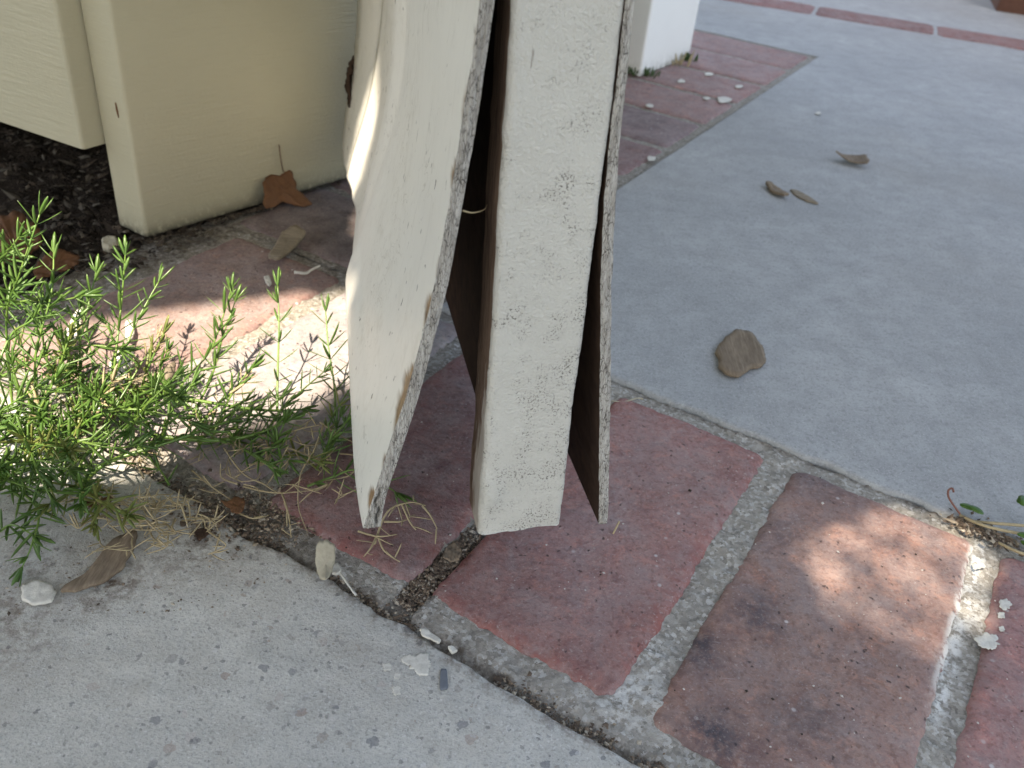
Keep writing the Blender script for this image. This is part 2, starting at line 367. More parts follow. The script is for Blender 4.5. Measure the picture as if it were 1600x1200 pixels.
# soil bed under the house and fern
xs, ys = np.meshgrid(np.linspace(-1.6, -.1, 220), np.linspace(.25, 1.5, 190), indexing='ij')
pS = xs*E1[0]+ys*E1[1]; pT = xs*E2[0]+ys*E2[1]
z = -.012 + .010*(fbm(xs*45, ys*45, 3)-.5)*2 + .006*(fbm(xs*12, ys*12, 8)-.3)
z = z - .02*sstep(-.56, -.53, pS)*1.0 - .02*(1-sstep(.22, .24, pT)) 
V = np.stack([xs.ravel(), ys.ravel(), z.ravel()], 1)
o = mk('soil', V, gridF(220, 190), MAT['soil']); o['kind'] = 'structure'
# near concrete slab
sv = np.linspace(-1.1, .9, 500); k = np.concatenate([np.linspace(-1.2, -.1, 40), np.linspace(-.1, -.006, 60)[1:], [-.004, -.0025, -.0014, -.0006, -.0001, 0, 0.0001]])
S, K = np.meshgrid(sv, k, indexing='ij'); T = nearEdge(S)+K
Z = np.interp(K, [-2, -.004, -.0014, -.0004, 0, .0001], [0, 0, -.0003, -.0011, -.0025, -.02])
Z = Z + .0007*(fbm(S*30, T*30, 11)-.5)*2 + .0004*(fbm(S*200, T*200, 12)-.5)*2
agg = sstep(.06, .19, T + .12*(fbm(S*14, T*14, 21)-.5)) * sstep(-.34, -.05, S)
agg = np.clip(agg + .35*sstep(-.02, .2, S+.2*(fbm(S*9, T*9, 4)-.5)), 0, 1)
dirt = sstep(-.010, .0, K)*.8
def blob(px, py, r, S, T, z=0, sy=1):
    p = G(px, py); a, b = p@E1, p@E2
    return np.exp(-(((S-a)**2+((T-b)*sy)**2)/r**2))
for px, py, r, a in ((300, 850, .022, .8), (180, 905, .014, 1), (140, 940, .010, .8), (20, 960, .02, .7), (20, 1010, .018, .6), (400, 800, .03, .9), (250, 800, .04, .5), (60, 880, .02, .5)):
    dirt = np.maximum(dirt, a*blob(px, py, r, S, T))
sheet('concrete_slab', S, T, Z, MAT['near'], dict(agg=agg, dirt=np.clip(dirt, 0, 1)))
# far concrete slab (L shaped: beyond the brick border, right of the brick pad)
sv = np.concatenate([np.linspace(-.322, -.312, 6), np.linspace(-.30, 1.3, 260), np.linspace(1.4, 9, 20)])
tv = np.concatenate([[.466, .4661, .4664, .467, .468, .470], np.linspace(.473, 1.9, 240), np.linspace(2, 9, 20)])
S, T = np.meshgrid(sv, tv, indexing='ij')
Z = np.interp(T, [.466, .4661, .4664, .467, .468, .47], [-.02, -.004, -.0022, -.001, -.0003, 0]) + np.where((S < -.3219) & (T < 1.443), -.01, 0)
T2 = T + np.where(T < .475, .0025*(fbm(S*60, 2.2, 31)-.5)*2 + .0012*(fbm(S*230, 7.2, 32)-.5)*2, 0)
Z = Z + .0006*(fbm(S*25, T*25, 33)-.5)*2
sheet('concrete_pavement', S, T2, Z, MAT['far'])
sv = np.concatenate([np.linspace(-6, -1.5, 12), np.linspace(-1.4, -.322, 60)]); tv = np.concatenate([[1.444, 1.4441], np.linspace(1.446, 2.2, 60), np.linspace(2.3, 9, 20)])
S, T = np.meshgrid(sv, tv, indexing='ij'); sheet('concrete_pavement', S, T, .0006*(fbm(S*25, T*25, 33)-.5)*2 - np.where(T < 1.44401, .02, 0), MAT['far'])
# mortar bed of the border
BR = [(-.745, -.64), (-.628, -.522), (-.508, -.400), (-.386, -.288), (-.273, -.178), (-.1655, -.0655), (-.0485, .0548), (.0685, .170), (.186, .288), (.303, .405), (.42, .52)]
BT0, BT1 = .2425, .4535
sv = np.arange(-.562, .53, .0017); tv = np.arange(.212, .4665, .0017)
S, T = np.meshgrid(sv, tv, indexing='ij')
Z = -.0028 + .0013*(fbm(S*260, T*260, 41)-.5)*2 + .0016*(fbm(S*55, T*55, 42)-.5)*2
dirt = np.zeros_like(S); white = np.zeros_like(S)
dirt = np.maximum(dirt, sstep(.2305, .2235, T + .006*(fbm(S*80, T*80, 43)-.5)*2))
dirt = np.maximum(dirt, sstep(-.182, -.176, S)*sstep(-.160, -.166, S)*sstep(.35, .25, T)*sstep(.228, .24, T))
dirt = np.maximum(dirt, sstep(.4615, .464, T+.002*(fbm(S*120, T*50, 44)-.5)*2)*.9)
dirt = np.maximum(dirt, .75*sstep(-.20, -.24, S)*sstep(.25, .23, T))
dirt = np.maximum(dirt, .45*sstep(-.27, -.33, S)); dirt = np.maximum(dirt, sstep(-.505, -.52, S+.01*(fbm(S*40, T*60, 46)-.5)*2))
Z = Z - .012*sstep(-.548, -.560, S+.006*(fbm(S*40, T*60, 47)-.5)*2)
Z = Z - .003*sstep(.229, .222, T) - .004*sstep(-.18, -.176, S)*sstep(-.163, -.167, S)*sstep(.35, .25, T)
white = np.maximum(white, sstep(.052, .056, S)*sstep(.063, .0585, S)*sstep(.31, .33, T))
white = np.maximum(white, .75*blob(985, 1080, .016, S, T)); white = np.maximum(white, .5*blob(1010, 1010, .012, S, T)); white = np.maximum(white, .9*blob(1520, 940, .012, S, T))
sheet('mortar_bed', S, T, Z, MAT['mortar'], dict(dirt=np.clip(dirt, 0, 1), white=np.clip(white, 0, 1)))

# bricks of border and pad, one paving mesh
BV, BF, BC, BRIM, BSOOT, BWH = [], [], [], [], [], []
def brick(s0, s1, t0, t1, col, res=.002, seed=1, top=0.0, rim=.6, soot=None, tilt=(0, 0), wob=.0016, white=None):
    ns = max(6, int((s1-s0)/res)); ntt = max(6, int((t1-t0)/res))
    def ax(a, b, n):
        c = np.linspace(a+.002, b-.002, n); return np.concatenate([[a, a, a+.0003, a+.001], c, [b-.001, b-.0003, b, b]])
    sa, ta = ax(s0, s1, ns), ax(t0, t1, ntt)
    S, T = np.meshgrid(sa, ta, indexing='ij')
    ds = np.minimum(S-s0, s1-S); dt = np.minimum(T-t0, t1-T)
    # round the corners: distance to edge of a rounded rectangle
    r = .007; qx = np.maximum(r-ds, 0); qy = np.maximum(r-dt, 0)
    cornr = np.sqrt(qx**2+qy**2)
    d = np.where((qx > 0) & (qy > 0), r-cornr, np.minimum(ds, dt))
    dd = np.minimum(ds, dt)
    # pull corner verts in
    k = np.where((qx > 0) & (qy > 0) & (cornr > r), r/np.maximum(cornr, 1e-9), 1)
    S2 = np.where(S-s0 < s1-S, s0+r-qx*k, s1-r+qx*k); S2 = np.where(qx > 0, S2, S)
    T2 = np.where(T-t0 < t1-T, t0+r-qy*k, t1-r+qy*k); T2 = np.where(qy > 0, T2, T)
    fall = np.exp(-np.maximum(d, 0)/.006)
    S3 = S2 + fall*wob*((fbm(T2*70, S2*70, seed)-.5)*2 + .7*(fbm(T2*260, S2*260, seed+50)-.5)*2)
    T3 = T2 + fall*wob*((fbm(T2*70, S2*70, seed+7)-.5)*2 + .7*(fbm(T2*260, S2*260, seed+57)-.5)*2)
    Z = top - .0022*np.exp(-np.maximum(d, 0)/.0017) - .0008*fall
    Z = Z + .0006*(fbm(S3*60, T3*60, seed+3)-.5)*2 + .0004*(fbm(S3*240, T3*240, seed+4)-.5)*2
    Z = Z + tilt[0]*(S-(s0+s1)/2) + tilt[1]*(T-(t0+t1)/2)
    edge = np.zeros_like(S, bool); edge[0] = edge[-1] = True; edge[:, 0] = edge[:, -1] = True
    Z = np.where(edge, -.02, Z)
    V = S3.reshape(-1, 1)*E1 + T3.reshape(-1, 1)*E2; V[:, 2] = Z.ravel()
    off = sum(len(v) for v in BV)
    BV.append(V); BF.extend(gridF(*S.shape, off))
    var = (fbm(S3*28, T3*28, seed+9)-.5)*.5
    c = np.array(col)[None, :]*(1+var.reshape(-1, 1)); BC.append(np.clip(c, 0, 1))
    rm = np.exp(-np.maximum(d, 0)/.013)*sstep(.35, .65, fbm(S3*30, T3*30, seed+11)+.12)*rim
    BRIM.append(rm.ravel()); BSOOT.append((soot(S3, T3) if soot else np.zeros_like(S)).ravel())
    BWH.append((white(S3, T3) if white else np.zeros_like(S)).ravel())
def soot1(S, T):
    a = np.maximum.reduce([.95*blob(1085, 1010, .016, S, T), .8*blob(1120, 1150, .020, S, T), .6*blob(1180, 960, .02, S, T), .75*blob(1275, 745, .022, S, T), .45*blob(1200, 830, .02, S, T), .5*blob(1250, 1120, .02, S, T)])
    return np.clip(a*(.55+.9*fbm(S*60, T*60, 77)), 0, 1)
def white1(S, T): return sstep(.050, .0545, S+.003*(fbm(S*150, T*150, 5)-.5))*sstep(.31, .36, T)*.9
redd = (.20, .095, .085)
cols = {0: redd, 1: (.11, .085, .08), 2: (.29, .20, .165), 3: (.38, .365, .35), 4: (.27, .14, .125), 5: (.335, .18, .155), 6: (.345, .205, .155), 7: (.40, .205, .18), 8: (.2, .1, .09), 9: (.19, .1, .09), 10: (.2, .11, .1)}
for i, (a, b) in enumerate(BR):
    if i < 2: continue
    brick(a, b, BT0, BT1, cols[i], .002 if 2 <= i <= 7 else .005, seed=100+i*17, top=RNG.uniform(-.0004, .0006), rim={4: .75, 5: .95, 6: .25}.get(i, .4),
          soot=soot1 if i == 6 else None, white=white1 if i == 6 else None)
# pad of bricks along the house line
sv = np.arange(-.56, -.318, .004); tv = np.arange(.463, 1.46, .004)
S, T = np.meshgrid(sv, tv, indexing='ij'); Z = -.0022 + .001*(fbm(S*200, T*200, 61)-.5)*2 - .01*sstep(-.535, -.555, S)
sheet('mortar_joints', S, T, Z, MAT['mortar'], dict(dirt=.35+.5*sstep(.9, .5, T), white=np.zeros_like(S)))
t0 = .470; j = 0
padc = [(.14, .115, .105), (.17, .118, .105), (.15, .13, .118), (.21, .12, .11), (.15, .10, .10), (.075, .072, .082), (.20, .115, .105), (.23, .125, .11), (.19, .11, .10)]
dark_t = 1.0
while t0 < 1.42:
    t1 = min(t0+.1005, 1.432)
    last = t0+.1085 >= 1.42
    if last: t1 = 1.4425
    tm = (t0+t1)/2
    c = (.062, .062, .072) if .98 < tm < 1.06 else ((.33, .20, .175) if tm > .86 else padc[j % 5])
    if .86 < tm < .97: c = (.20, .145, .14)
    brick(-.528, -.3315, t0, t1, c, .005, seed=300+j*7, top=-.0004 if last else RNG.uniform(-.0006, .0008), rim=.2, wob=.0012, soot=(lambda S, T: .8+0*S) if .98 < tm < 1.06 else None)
    t0 += .1085; j += 1
o = mk('brick_paving', np.concatenate(BV), BF, MAT['brick'], col=np.concatenate(BC), attrs=dict(rim=np.concatenate(BRIM), soot=np.concatenate(BSOOT), white=np.concatenate(BWH)))
o['kind'] = 'structure'
# distant single row of bricks in the pavement
BV, BF, BC, BRIM, BSOOT, BWH = [], [], [], [], [], []
p0 = G(1092, -6)[:2]; p1 = G(1600, 79)[:2]; dv = (p1-p0)/np.linalg.norm(p1-p0); nv2 = np.array([-dv[1], dv[0]])
sE1, sE2 = E1, E2
E1 = np.array([*dv, 0]); E2 = np.array([*nv2, 0])
q = p0@dv; tq = p0@nv2
for i in range(-3, 8):
    brick(q+i*.21, q+i*.21+.205, tq, tq+.09, [(.25, .10, .085), (.22, .095, .08), (.27, .12, .10)][i % 3], .008, seed=500+i, top=.002, rim=.2)
E1, E2 = sE1, sE2
o = mk('brick_edging', np.concatenate(BV), BF, MAT['brick'], col=np.concatenate(BC), attrs=dict(rim=np.concatenate(BRIM), soot=np.concatenate(BSOOT), white=np.concatenate(BWH)))
o['kind'] = 'structure'

# ================================================================== GATE
g = .04
GO = G(747, 835, g)
th = math.radians(105.5)
DG = np.array([math.cos(th), math.sin(th), 0]); NG = np.array([DG[1], -DG[0], 0])
def fr(x, y, u=0.0):            # photo point on the gate's cross plane at depth u -> (offset, height)
    p = onplane(x, y, GO+DG*u, DG)-GO
    return np.dot(p, NG), p[2]
def prof(pts, u=0.0, top=None, sig=5.0):
    P = np.array([fr(x, y, u) for x, y in pts]); i = np.argsort(P[:, 1]); P = P[i]
    if top is not None: P = np.vstack([P, [top, .95]])
    zu = np.arange(-.12, 1.05, .001); ou = np.interp(zu, P[:, 1], P[:, 0])
    lo = zu < P[0, 1]; sl = (P[1, 0]-P[0, 0])/(P[1, 1]-P[0, 1]); ou[lo] = P[0, 0]+sl*(zu[lo]-P[0, 1])*.6
    kk = np.exp(-.5*(np.arange(-60, 61)/sig)**2); kk /= kk.sum()
    ou = np.convolve(np.pad(ou, 60, mode='edge'), kk, 'valid')
    return lambda zz: np.interp(zz, zu, ou)
gate = empty('gate', GO, th-math.pi/2)
tag(gate, 'weathered cream gate end with both side skins split away from its middle stile', 'gate')
GH = .95
TILT = -.0063/.229
zz = np.concatenate([np.linspace(0, .26, 131), np.linspace(.28, GH, 14)])
NZ = len(zz)
oL = prof([(800, 0), (799, 35), (796, 98), (789, 196), (780, 315), (776, 413), (769, 525), (761, 630), (757, 710), (750, 770), (748, 833)], 0, -.02)(zz)
oR = prof([(977.5, 0), (964, 122), (952, 212), (938, 320), (925, 420), (913, 525), (895, 647), (885, 752), (876, 818)], 0, .012)(zz)
oL = oL + np.where(zz < .27, .0004*(fbm(zz*160, 0*zz, 1)-.5)*2, 0)
oR = oR + np.where(zz < .27, .0004*(fbm(zz*160, 0*zz+3, 2)-.5)*2, 0)
# stile: rounded board, front painted, sides raw
rows = []
for k in range(NZ):
    a, b = oL[k], oR[k]
    pts = [(a, .024), (a, .014), (a, .006), (a, .0026), (a+.0005, .0009), (a+.0020, 0.0)]
    for f in np.linspace(.08, .92, 14): pts.append((a+(b-a)*f, 0.0))
    pts += [(b-.0016, 0.0), (b-.0004, .0008), (b, .0024), (b, .024)]
    rows.append(pts)
rows = np.array(rows); NC = rows.shape[1]
V = np.zeros((NZ, NC, 3)); V[:, :, 0] = rows[:, :, 0]; V[:, :, 1] = rows[:, :, 1]; V[:, :, 2] = zz[:, None]
V[:, 4:-3, 1] += .0005*(fbm(V[:, 4:-3, 0]*90, V[:, 4:-3, 2]*90, 9)-.5)
V[0, :, 2] += .0012*(fbm(V[0, :, 0]*160, 0*V[0, :, 0], 3)-.5)*2 + .0014*((V[0, :, 0]-oL[0])/(oR[0]-oL[0]))
# blister of peeling paint at the lower left of the face
bx, bz = V[:, :, 0]-(oL[:, None]+.0045), V[:, :, 2]-.024
V[:, 4:-3, 1] -= (.0022*np.exp(-(bx/.0035)**2-(bz/.008)**2))[:, 4:-3]
F = gridF(NZ, NC); F = [f[::-1] for f in F]
mi = np.tile(np.array([1, 1, 1] + [0]*(NC-5) + [1]), NZ-1)
F += [list(range(NC))]; mi = np.append(mi, 1)
gr = (sstep(.2, .02, V[:, :, 2])*.6 + .5*sstep(.15, .7, (V[:, :, 0]-oL[:, None])/(oR-oL)[:, None])*sstep(.22, .1, V[:, :, 2])).ravel()
mk('stile', V.reshape(-1, 3), F, [MAT['stile'], MAT['sidewood']], gate, midx=mi, attrs=dict(grime=gr, pale=(sstep(.10, .03, V[:, :, 2])*sstep(.022, .008, V[:, :, 1]) + .25*sstep(.010, .002, V[:, :, 1])).ravel()))
# left skin
LO = [(752, 0), (745, 52), (727, 150), (710, 273), (692, 367), (684, 420), (671, 483), (650, 560), (633, 630), (612, 679), (594, 742), (577, 798), (567, 822)]
LI = [(778, 0), (769, 52), (757, 122), (745, 217), (727, 304), (710, 413), (694, 483), (675, 553), (654, 630), (633, 693), (612, 756), (598, 791), (596, 824)]
fo, fi = prof(LO, 0, -.026, 11), prof(LI, 0, -.021, 11)
bot_u = [0, .0724, .1484, .2391, .2751, .315, .3479, .3835, .4155, .48]
bot_o = [-.0515, -.0496, -.048, -.0452, -.0396, -.0343, -.033, -.0341, -.0357, -.0330]
bnd = prof([(641, 0), (640, 50), (632, 125), (620, 188), (600, 250), (582, 295), (575, 337), (549, 405)], .266, -.018, 14)
grv = prof([(612, 0), (609, 131), (599, 225), (571, 296), (554, 336)], .343, -.018, 14)
rdg = prof([(599, 0), (590, 75), (575, 161), (556, 217), (539, 277)], .413, -.02, 14)
end = prof([(559, 0), (556, 56), (547, 131), (537, 180), (534, 225)], .48, -.03, 14)
zl = np.concatenate([np.linspace(.0, .26, 132), np.linspace(.28, GH, 14)])
wav = lambda z, s: np.where(z < .27, (fbm(z*140, 0*z+s, 5)-.5)*2, 0)
zf = np.where(zl < .26, .0095+zl*(1-.0095/.26), zl)
O0 = fo(zf) + .00025*wav(zl, 1.3); I0 = fi(zf)-.0006 + .0002*wav(zl, 4.3)
MIDO = bnd(zl)-.0052
lowfix = np.interp(zl, [0, .03], [1, 0])
MIDO = MIDO*(1-lowfix) + (-.0455)*lowfix
ucol = np.array([0, .0006, .0014, .003, .005, .0075, .011, .016, .025, .04, .06, .09, .12, .15, .18, .21, .235])
def zc(u):
    zb = .0095*max(0, 1-u/.06)**1.5
    return np.where(zl < .26, zb+zl*(1-zb/.26), zl)
def outer(u):
    f = u/.235
    f2 = f**1.15
    return (fo(zc(u))+.00025*wav(zl, 1.3))*(1-f2) + MIDO*f2
barez = np.zeros_like(zl)
def yz(y, x): return fr(x, y)[1]
for (y0, x0, y1, x1, a) in ((52, 745, 98, 735, .45), (140, 729, 205, 720, .7), (262, 712, 312, 702, 1.1), (420, 684, 455, 678, .5), (480, 671, 535, 657, 1.1), (590, 643, 700, 606, 1.5), (735, 596, 760, 590, .7), (795, 578, 825, 566, 1.6)):
    za, zb = yz(y1, x1), yz(y0, x0); m = (za+zb)/2; h = (zb-za)/2
    barez = np.maximum(barez, a*np.clip(1.15-((zl-m)/h)**2, 0, 1))
V = []; bare = []
for u in ucol:
    o_ = outer(u) + (0.0 if u > .0003 else 0)
    V.append(np.stack([o_, np.full_like(zl, u), zc(u)], 1))
    bare.append(np.clip((barez*.0062*(.25+.9*fbm(zl*200, 0*zl+u*90, 6)+.6*fbm(zl*700, 0*zl+u*300, 7)) - u)/.0008, 0, 1))
NU = len(ucol)
Vo = np.array(V); Bo = np.array(bare)
Vo[:, :, 0] += np.clip(Bo, 0, 1)*.0007
# front edge face with crumbly relief, then inner face
ne = 21
Ve = []; Be = []
crz = sstep(.0, .004, zl)*sstep(.028, .018, zl)
for f in np.linspace(0, 1, ne):
    oo = O0*(1-f)+I0*f
    rel = .0007*(fbm(zl*420, 0*zl+f*7, 15)-.5)*2 + .0004*(fbm(zl*110, 0*zl+f*9, 16)-.5)*2
    Ve.append(np.stack([oo, -.0006*math.sin(math.pi*f)+rel*(0.2 if f in (0, 1) else 1), zf], 1))
    cf = .5+.22*np.sin(zl*240)+.1*np.sin(zl*700)
    Be.append(np.clip(1-np.abs(f-cf)/.15, 0, 1)*crz*(fbm(zl*260, 0*zl, 4) > .33))
Ve = np.array(Ve); Be = np.array(Be)
Ve[1:-1, :, 1] += Be[1:-1]*.0015
thick = I0-O0
Vi = []
for u in ucol:
    Vi.append(np.stack([outer(u)+thick*(1-.2*u/.235), np.full_like(zl, u+.0002), zc(u)], 1))
Vi = np.array(Vi)
# bottom irregularity
for A in (Vo, Ve, Vi):
    A[:, 0, 2] += .0015*(fbm(A[:, 0, 1]*120, 0*A[:, 0, 1]+.7, 8)-.5)*2
nz = len(zl)
F1 = gridF(NU, nz); F2 = gridF(ne, nz, NU*nz); F3 = gridF(NU, nz, (NU+ne)*nz)
F2 = [f[::-1] for f in F2]; F3 = [f[::-1] for f in F3]
VV = np.concatenate([Vo.reshape(-1, 3), Ve.reshape(-1, 3), Vi.reshape(-1, 3)])
bot = [[(NU+ne+i)*nz, (NU+ne+i+1)*nz, (i+1)*nz, i*nz] for i in range(NU-1)]
bot.append([NU*nz+k*nz for k in range(ne)])
mi = [0]*len(F1)+[1]*len(F2)+[2]*len(F3)+[1]*len(bot)
skin = mk('outer_skin', VV, F1+F2+F3+bot, [MAT['skin'], MAT['edge'], MAT['board']], gate, midx=mi,
          attrs=dict(bare=np.concatenate([Bo.ravel(), Be.ravel(), np.zeros(Vi.shape[0]*nz)])))
skin['label'] = 'smooth skin bowed outward with cracked paint along its edge'
# moulding and recessed panel
def strip(name, us, os, parent, mat, thick=.005, lab=None):
    A = np.array([np.stack([o_, np.full_like(zl, u), zl], 1) for u, o_ in zip(us, os)])
    B = A.copy(); B[:, :, 0] += thick
    n = len(us); F = gridF(n, nz)+[f[::-1] for f in gridF(n, nz, n*nz)]
    F += [[(n+i)*nz, (n+i+1)*nz, (i+1)*nz, i*nz] for i in range(n-1)]
    F += [[(n-1)*nz+k, (2*n-1)*nz+k, (2*n-1)*nz+k+1, (n-1)*nz+k+1] for k in range(nz-1)]
    V = np.concatenate([A.reshape(-1, 3), B.reshape(-1, 3)])
    return mk(name, V, F, mat, parent, attrs=dict(bare=np.zeros(len(V))))
E_ = MIDO; B_ = bnd(zl); G_ = grv(zl); R_ = rdg(zl); N_ = end(zl)
def lerp(a, b, f): return a*(1-f)+b*f
AM = sstep(.0, .055, zl)
us = [.235, .245, .256, .266, .277, .29, .303, .316, .33, .343, .356, .37, .385, .398, .407, .413]
os_ = [E_, lerp(E_, B_, .25), lerp(E_, B_, .7), B_+.0012*AM, lerp(B_, G_, .14)-.0014*AM, lerp(B_, G_, .3)-.0038*AM, lerp(B_, G_, .48)-.0042*AM, lerp(B_, G_, .66)-.0022*AM, lerp(B_, G_, .83)+.0006*AM, G_+.0016*AM, lerp(G_, R_, .16)+.0006, lerp(G_, R_, .36), lerp(G_, R_, .58)+.0014, lerp(G_, R_, .78)+.0012, lerp(G_, R_, .92)+.0006, R_]
mould = strip('moulding', us, os_, gate, MAT['skin'])
us = [.4131, .418, .425, .44, .46, .48]
os_ = [R_, R_+.0012, lerp(R_, N_, .2)+.001, lerp(R_, N_, .45), lerp(R_, N_, .75), N_]
strip('recessed_panel', us, os_, gate, MAT['skin'])
# right skin
RO = [(992, 0), (979, 122), (969, 210), (960, 350), (957, 420), (955, 490), (954, 595), (951, 770), (950, 808)]
RI = [(977, 0), (964, 122), (953, 210), (943, 325), (939, 420), (938, 490), (937, 595), (936, 770), (936, 808)]
ro, ri = prof(RO, 0, .020), prof(RI, 0, .0152)
RO0 = ro(zl)+.0005*wav(zl, 8.1); RI0 = ri(zl)+.0004*wav(zl, 6.1)
ur = np.array([0, .001, .003, .008, .02, .04, .07, .11, .16, .22, .3, .4, .48])
core = (.0375+TILT*zl)
def rin(u): 
    f = np.clip(u/.5, 0, 1); return RI0*(1-f) + np.maximum(core+.010*np.exp(-zl/.1), 0*core)*f
A = np.array([np.stack([rin(u), np.full_like(zl, u), zl], 1) for u in ur])
B = np.array([np.stack([rin(u)+(RO0-RI0), np.full_like(zl, u), zl], 1) for u in ur])
C_ = []
for f in np.linspace(0, 1, 6):
    rel = .0007*(fbm(zl*420, 0*zl+f*7, 25)-.5)*2
    C_.append(np.stack([RI0*(1-f)+RO0*f, -.0005*math.sin(math.pi*f)+rel*(.2 if f in (0, 1) else 1), zl], 1))
C_ = np.array(C_)
# slanted bottom: higher towards the back like the torn skin
n = len(ur); ns = n*nz
F1 = gridF(n, nz); F2 = [f[::-1] for f in gridF(n, nz, ns)]; F3 = [f[::-1] for f in gridF(6, nz, 2*ns)]
bot = [[(n+i)*nz, (n+i+1)*nz, (i+1)*nz, i*nz] for i in range(n-1)]+[[2*ns+k*nz for k in range(6)]]
F2 = [f[::-1] for f in F2]; F1 = [f[::-1] for f in F1]
V = np.concatenate([A.reshape(-1, 3), B.reshape(-1, 3), C_.reshape(-1, 3)])
rs = mk('inner_skin', V, F1+F2+F3+bot, [MAT['board'], MAT['skin'], MAT['edge']], gate, midx=[0]*len(F1)+[1]*len(F2)+[2]*len(F3)+[2]*len(bot), attrs=dict(bare=np.zeros(len(V))))
rs['label'] = 'thin skin split open at the bottom showing its dark inside'
# inner rail
def boxVF(x0, x1, y0, y1, z0, z1):
    V = [(x, y, z) for z in (z0, z1) for y in (y0, y1) for x in (x0, x1)]
    F = [[0, 2, 3, 1], [4, 5, 7, 6], [0, 1, 5, 4], [2, 6, 7, 3], [0, 4, 6, 2], [1, 3, 7, 5]]
    return V, F
zr = np.array([0.002, .0, .0, .003, .01, .05, .1, .2, GH])
V, F = boxVF(.0165, .034, .075, .47, 0, GH)
V = np.array(V); V[:, 0] += TILT*V[:, 2]; V[0, 2] = V[1, 2] = .004
ir = mk('bottom_rail', V, F, MAT['board'], gate, smooth=False)
# top cap and hinge stile close the hollow
V, F = boxVF(-.012, .030, .0245, .474, GH-.05, GH-.002); V = np.array(V); V[:, 0] += TILT*V[:, 2]
mk('top_rail', V, F, MAT['board'], gate, smooth=False)
# splinter across the gap
p = [(.0, 0, 0)]
def gl(x, y, u): o_, z_ = fr(x, y, u); return (o_, u, z_)
V, F = tubeVF(spline([gl(723, 329, .002), gl(735, 332, .004), gl(747, 331, .008), gl(757, 327, .012), gl(761, 320, .016)], 14), np.linspace(.0004, .0002, 14), 5)
mk('splinter', V, F, MAT['straw'], gate)

# ================================================================== HOUSE WALL
pc = G(230, 377); pl = G(190, 358); pr_ = G(540, 284)
dl = (pl-pc)/np.linalg.norm(pl-pc); dr = (pr_-pc)/np.linalg.norm(pr_-pc)
house = empty('house_wall', pc, 0)
tag(house, 'cream painted board wall end with a raised side panel above dark soil', 'wall')
def prism(name, pts, z0, z1, mat, parent, origin, nzr=60, bevel=.0025, lift=0, foot=1.0):
    # pts: ccw footprint (world xy); rounded vertical edges
    P = [np.array(p[:2]) for p in pts]; m = len(P); ring = []
    for i in range(m):
        a, b, c = P[i-1], P[i], P[(i+1) % m]
        u = (a-b)/np.linalg.norm(a-b); v = (c-b)/np.linalg.norm(c-b)
        for f in (0, .25, .5, .75, 1):
            ring.append(b+u*bevel*(1-f)**2+v*bevel*f**2)
        L = np.linalg.norm(c-b)
        for f in np.linspace(.1, .9, 12): ring.append(b+(c-b)*f)
    ring = np.array(ring); n = len(ring)
    zs = z0+(z1-z0)*np.linspace(0, 1, nzr)**2.2
    V = np.zeros((nzr, n, 3)); V[:, :, :2] = ring; V[:, :, 2] = zs[:, None]
    s = np.arange(n)
    V[0, :, 2] += lift*(fbm(ring[:, 0]*60, ring[:, 1]*60, 4)-.3)*2
    F = [[i*n+k, i*n+(k+1) % n, (i+1)*n+(k+1) % n, (i+1)*n+k] for i in range(nzr-1) for k in range(n)]
    F += [list(range(n))[::-1], [(nzr-1)*n+k for k in range(n)]]
    gr = foot*np.exp(-(V[:, :, 2]-z0)/.006)
    return mk(name, V.reshape(-1, 3)-np.array(origin), F, mat, parent, attrs=dict(grime=gr.ravel()))
w1 = pc+dr*.36; th_ = np.linalg.norm(pl-pc)+.0
prism('corner_board', [pc, w1, w1+dl*th_*1.1, pc+dl*th_*1.1], .003, 2.2, MAT['house'], house, pc, 110, .003, .0015)
nl = np.array([dl[1], -dl[0], 0])
Q = onplane(162, 225, pc, nl); K_ = G(130, 234, Q[2])
W_ = G(0, 190, Q[2]); dw = (W_-K_)/np.linalg.norm(W_-K_); back = (Q-K_)/np.linalg.norm(Q-K_)
Lw = 1.6
prism('side_panel', [K_+dw*Lw, K_, K_+back*.9, K_+back*.9+dw*Lw], Q[2], 2.2, MAT['house'], house, pc, 60, .003, 0, .0)
wo_ = np.array([dr[1], -dr[0], 0]); wo_ = wo_ if np.dot(wo_, CAM-pc) > 0 else -wo_
prism('added_eave', [pc+dl*1.9-dr*.0+wo_*.35-dr*.35, pc+dr*1.3+wo_*.45-dl*.3, pc+dr*1.3-wo_*.2, pc+dl*1.9+dr*.6], 2.21, 2.28, MAT['house'], house, pc, 4, .01, 0, .0)  # unseen overhang added to cut sky light on the wall faces
# nail rust slit on the corner board
a = onplane(181, 160, pc, nl); b = onplane(186, 184, pc, nl)
nn = -nl if np.dot(nl, CAM-pc) < 0 else nl
q = np.array([a, (a+b)/2, b])+nn*.0004
V, F = tubeVF(q-pc, [.0004, .0008, .0003], 6)
mk('rust_mark', V, F, MAT['leafbrown'], house)

# ================================================================== WHITE POST
wc = G(1000, 121); we = G(1077, 90)
dw2 = (we-wc)/np.linalg.norm(we-wc); dn = np.array([-dw2[1], dw2[0], 0])
post = empty('post', wc)
tag(post, 'white square post with weeds at its foot on the brick pad', 'post')
prism('shaft', [wc, we, we+dn*.11, wc+dn*.11], .001, 2.2, MAT['white'], post, wc, 90, .004, .001)

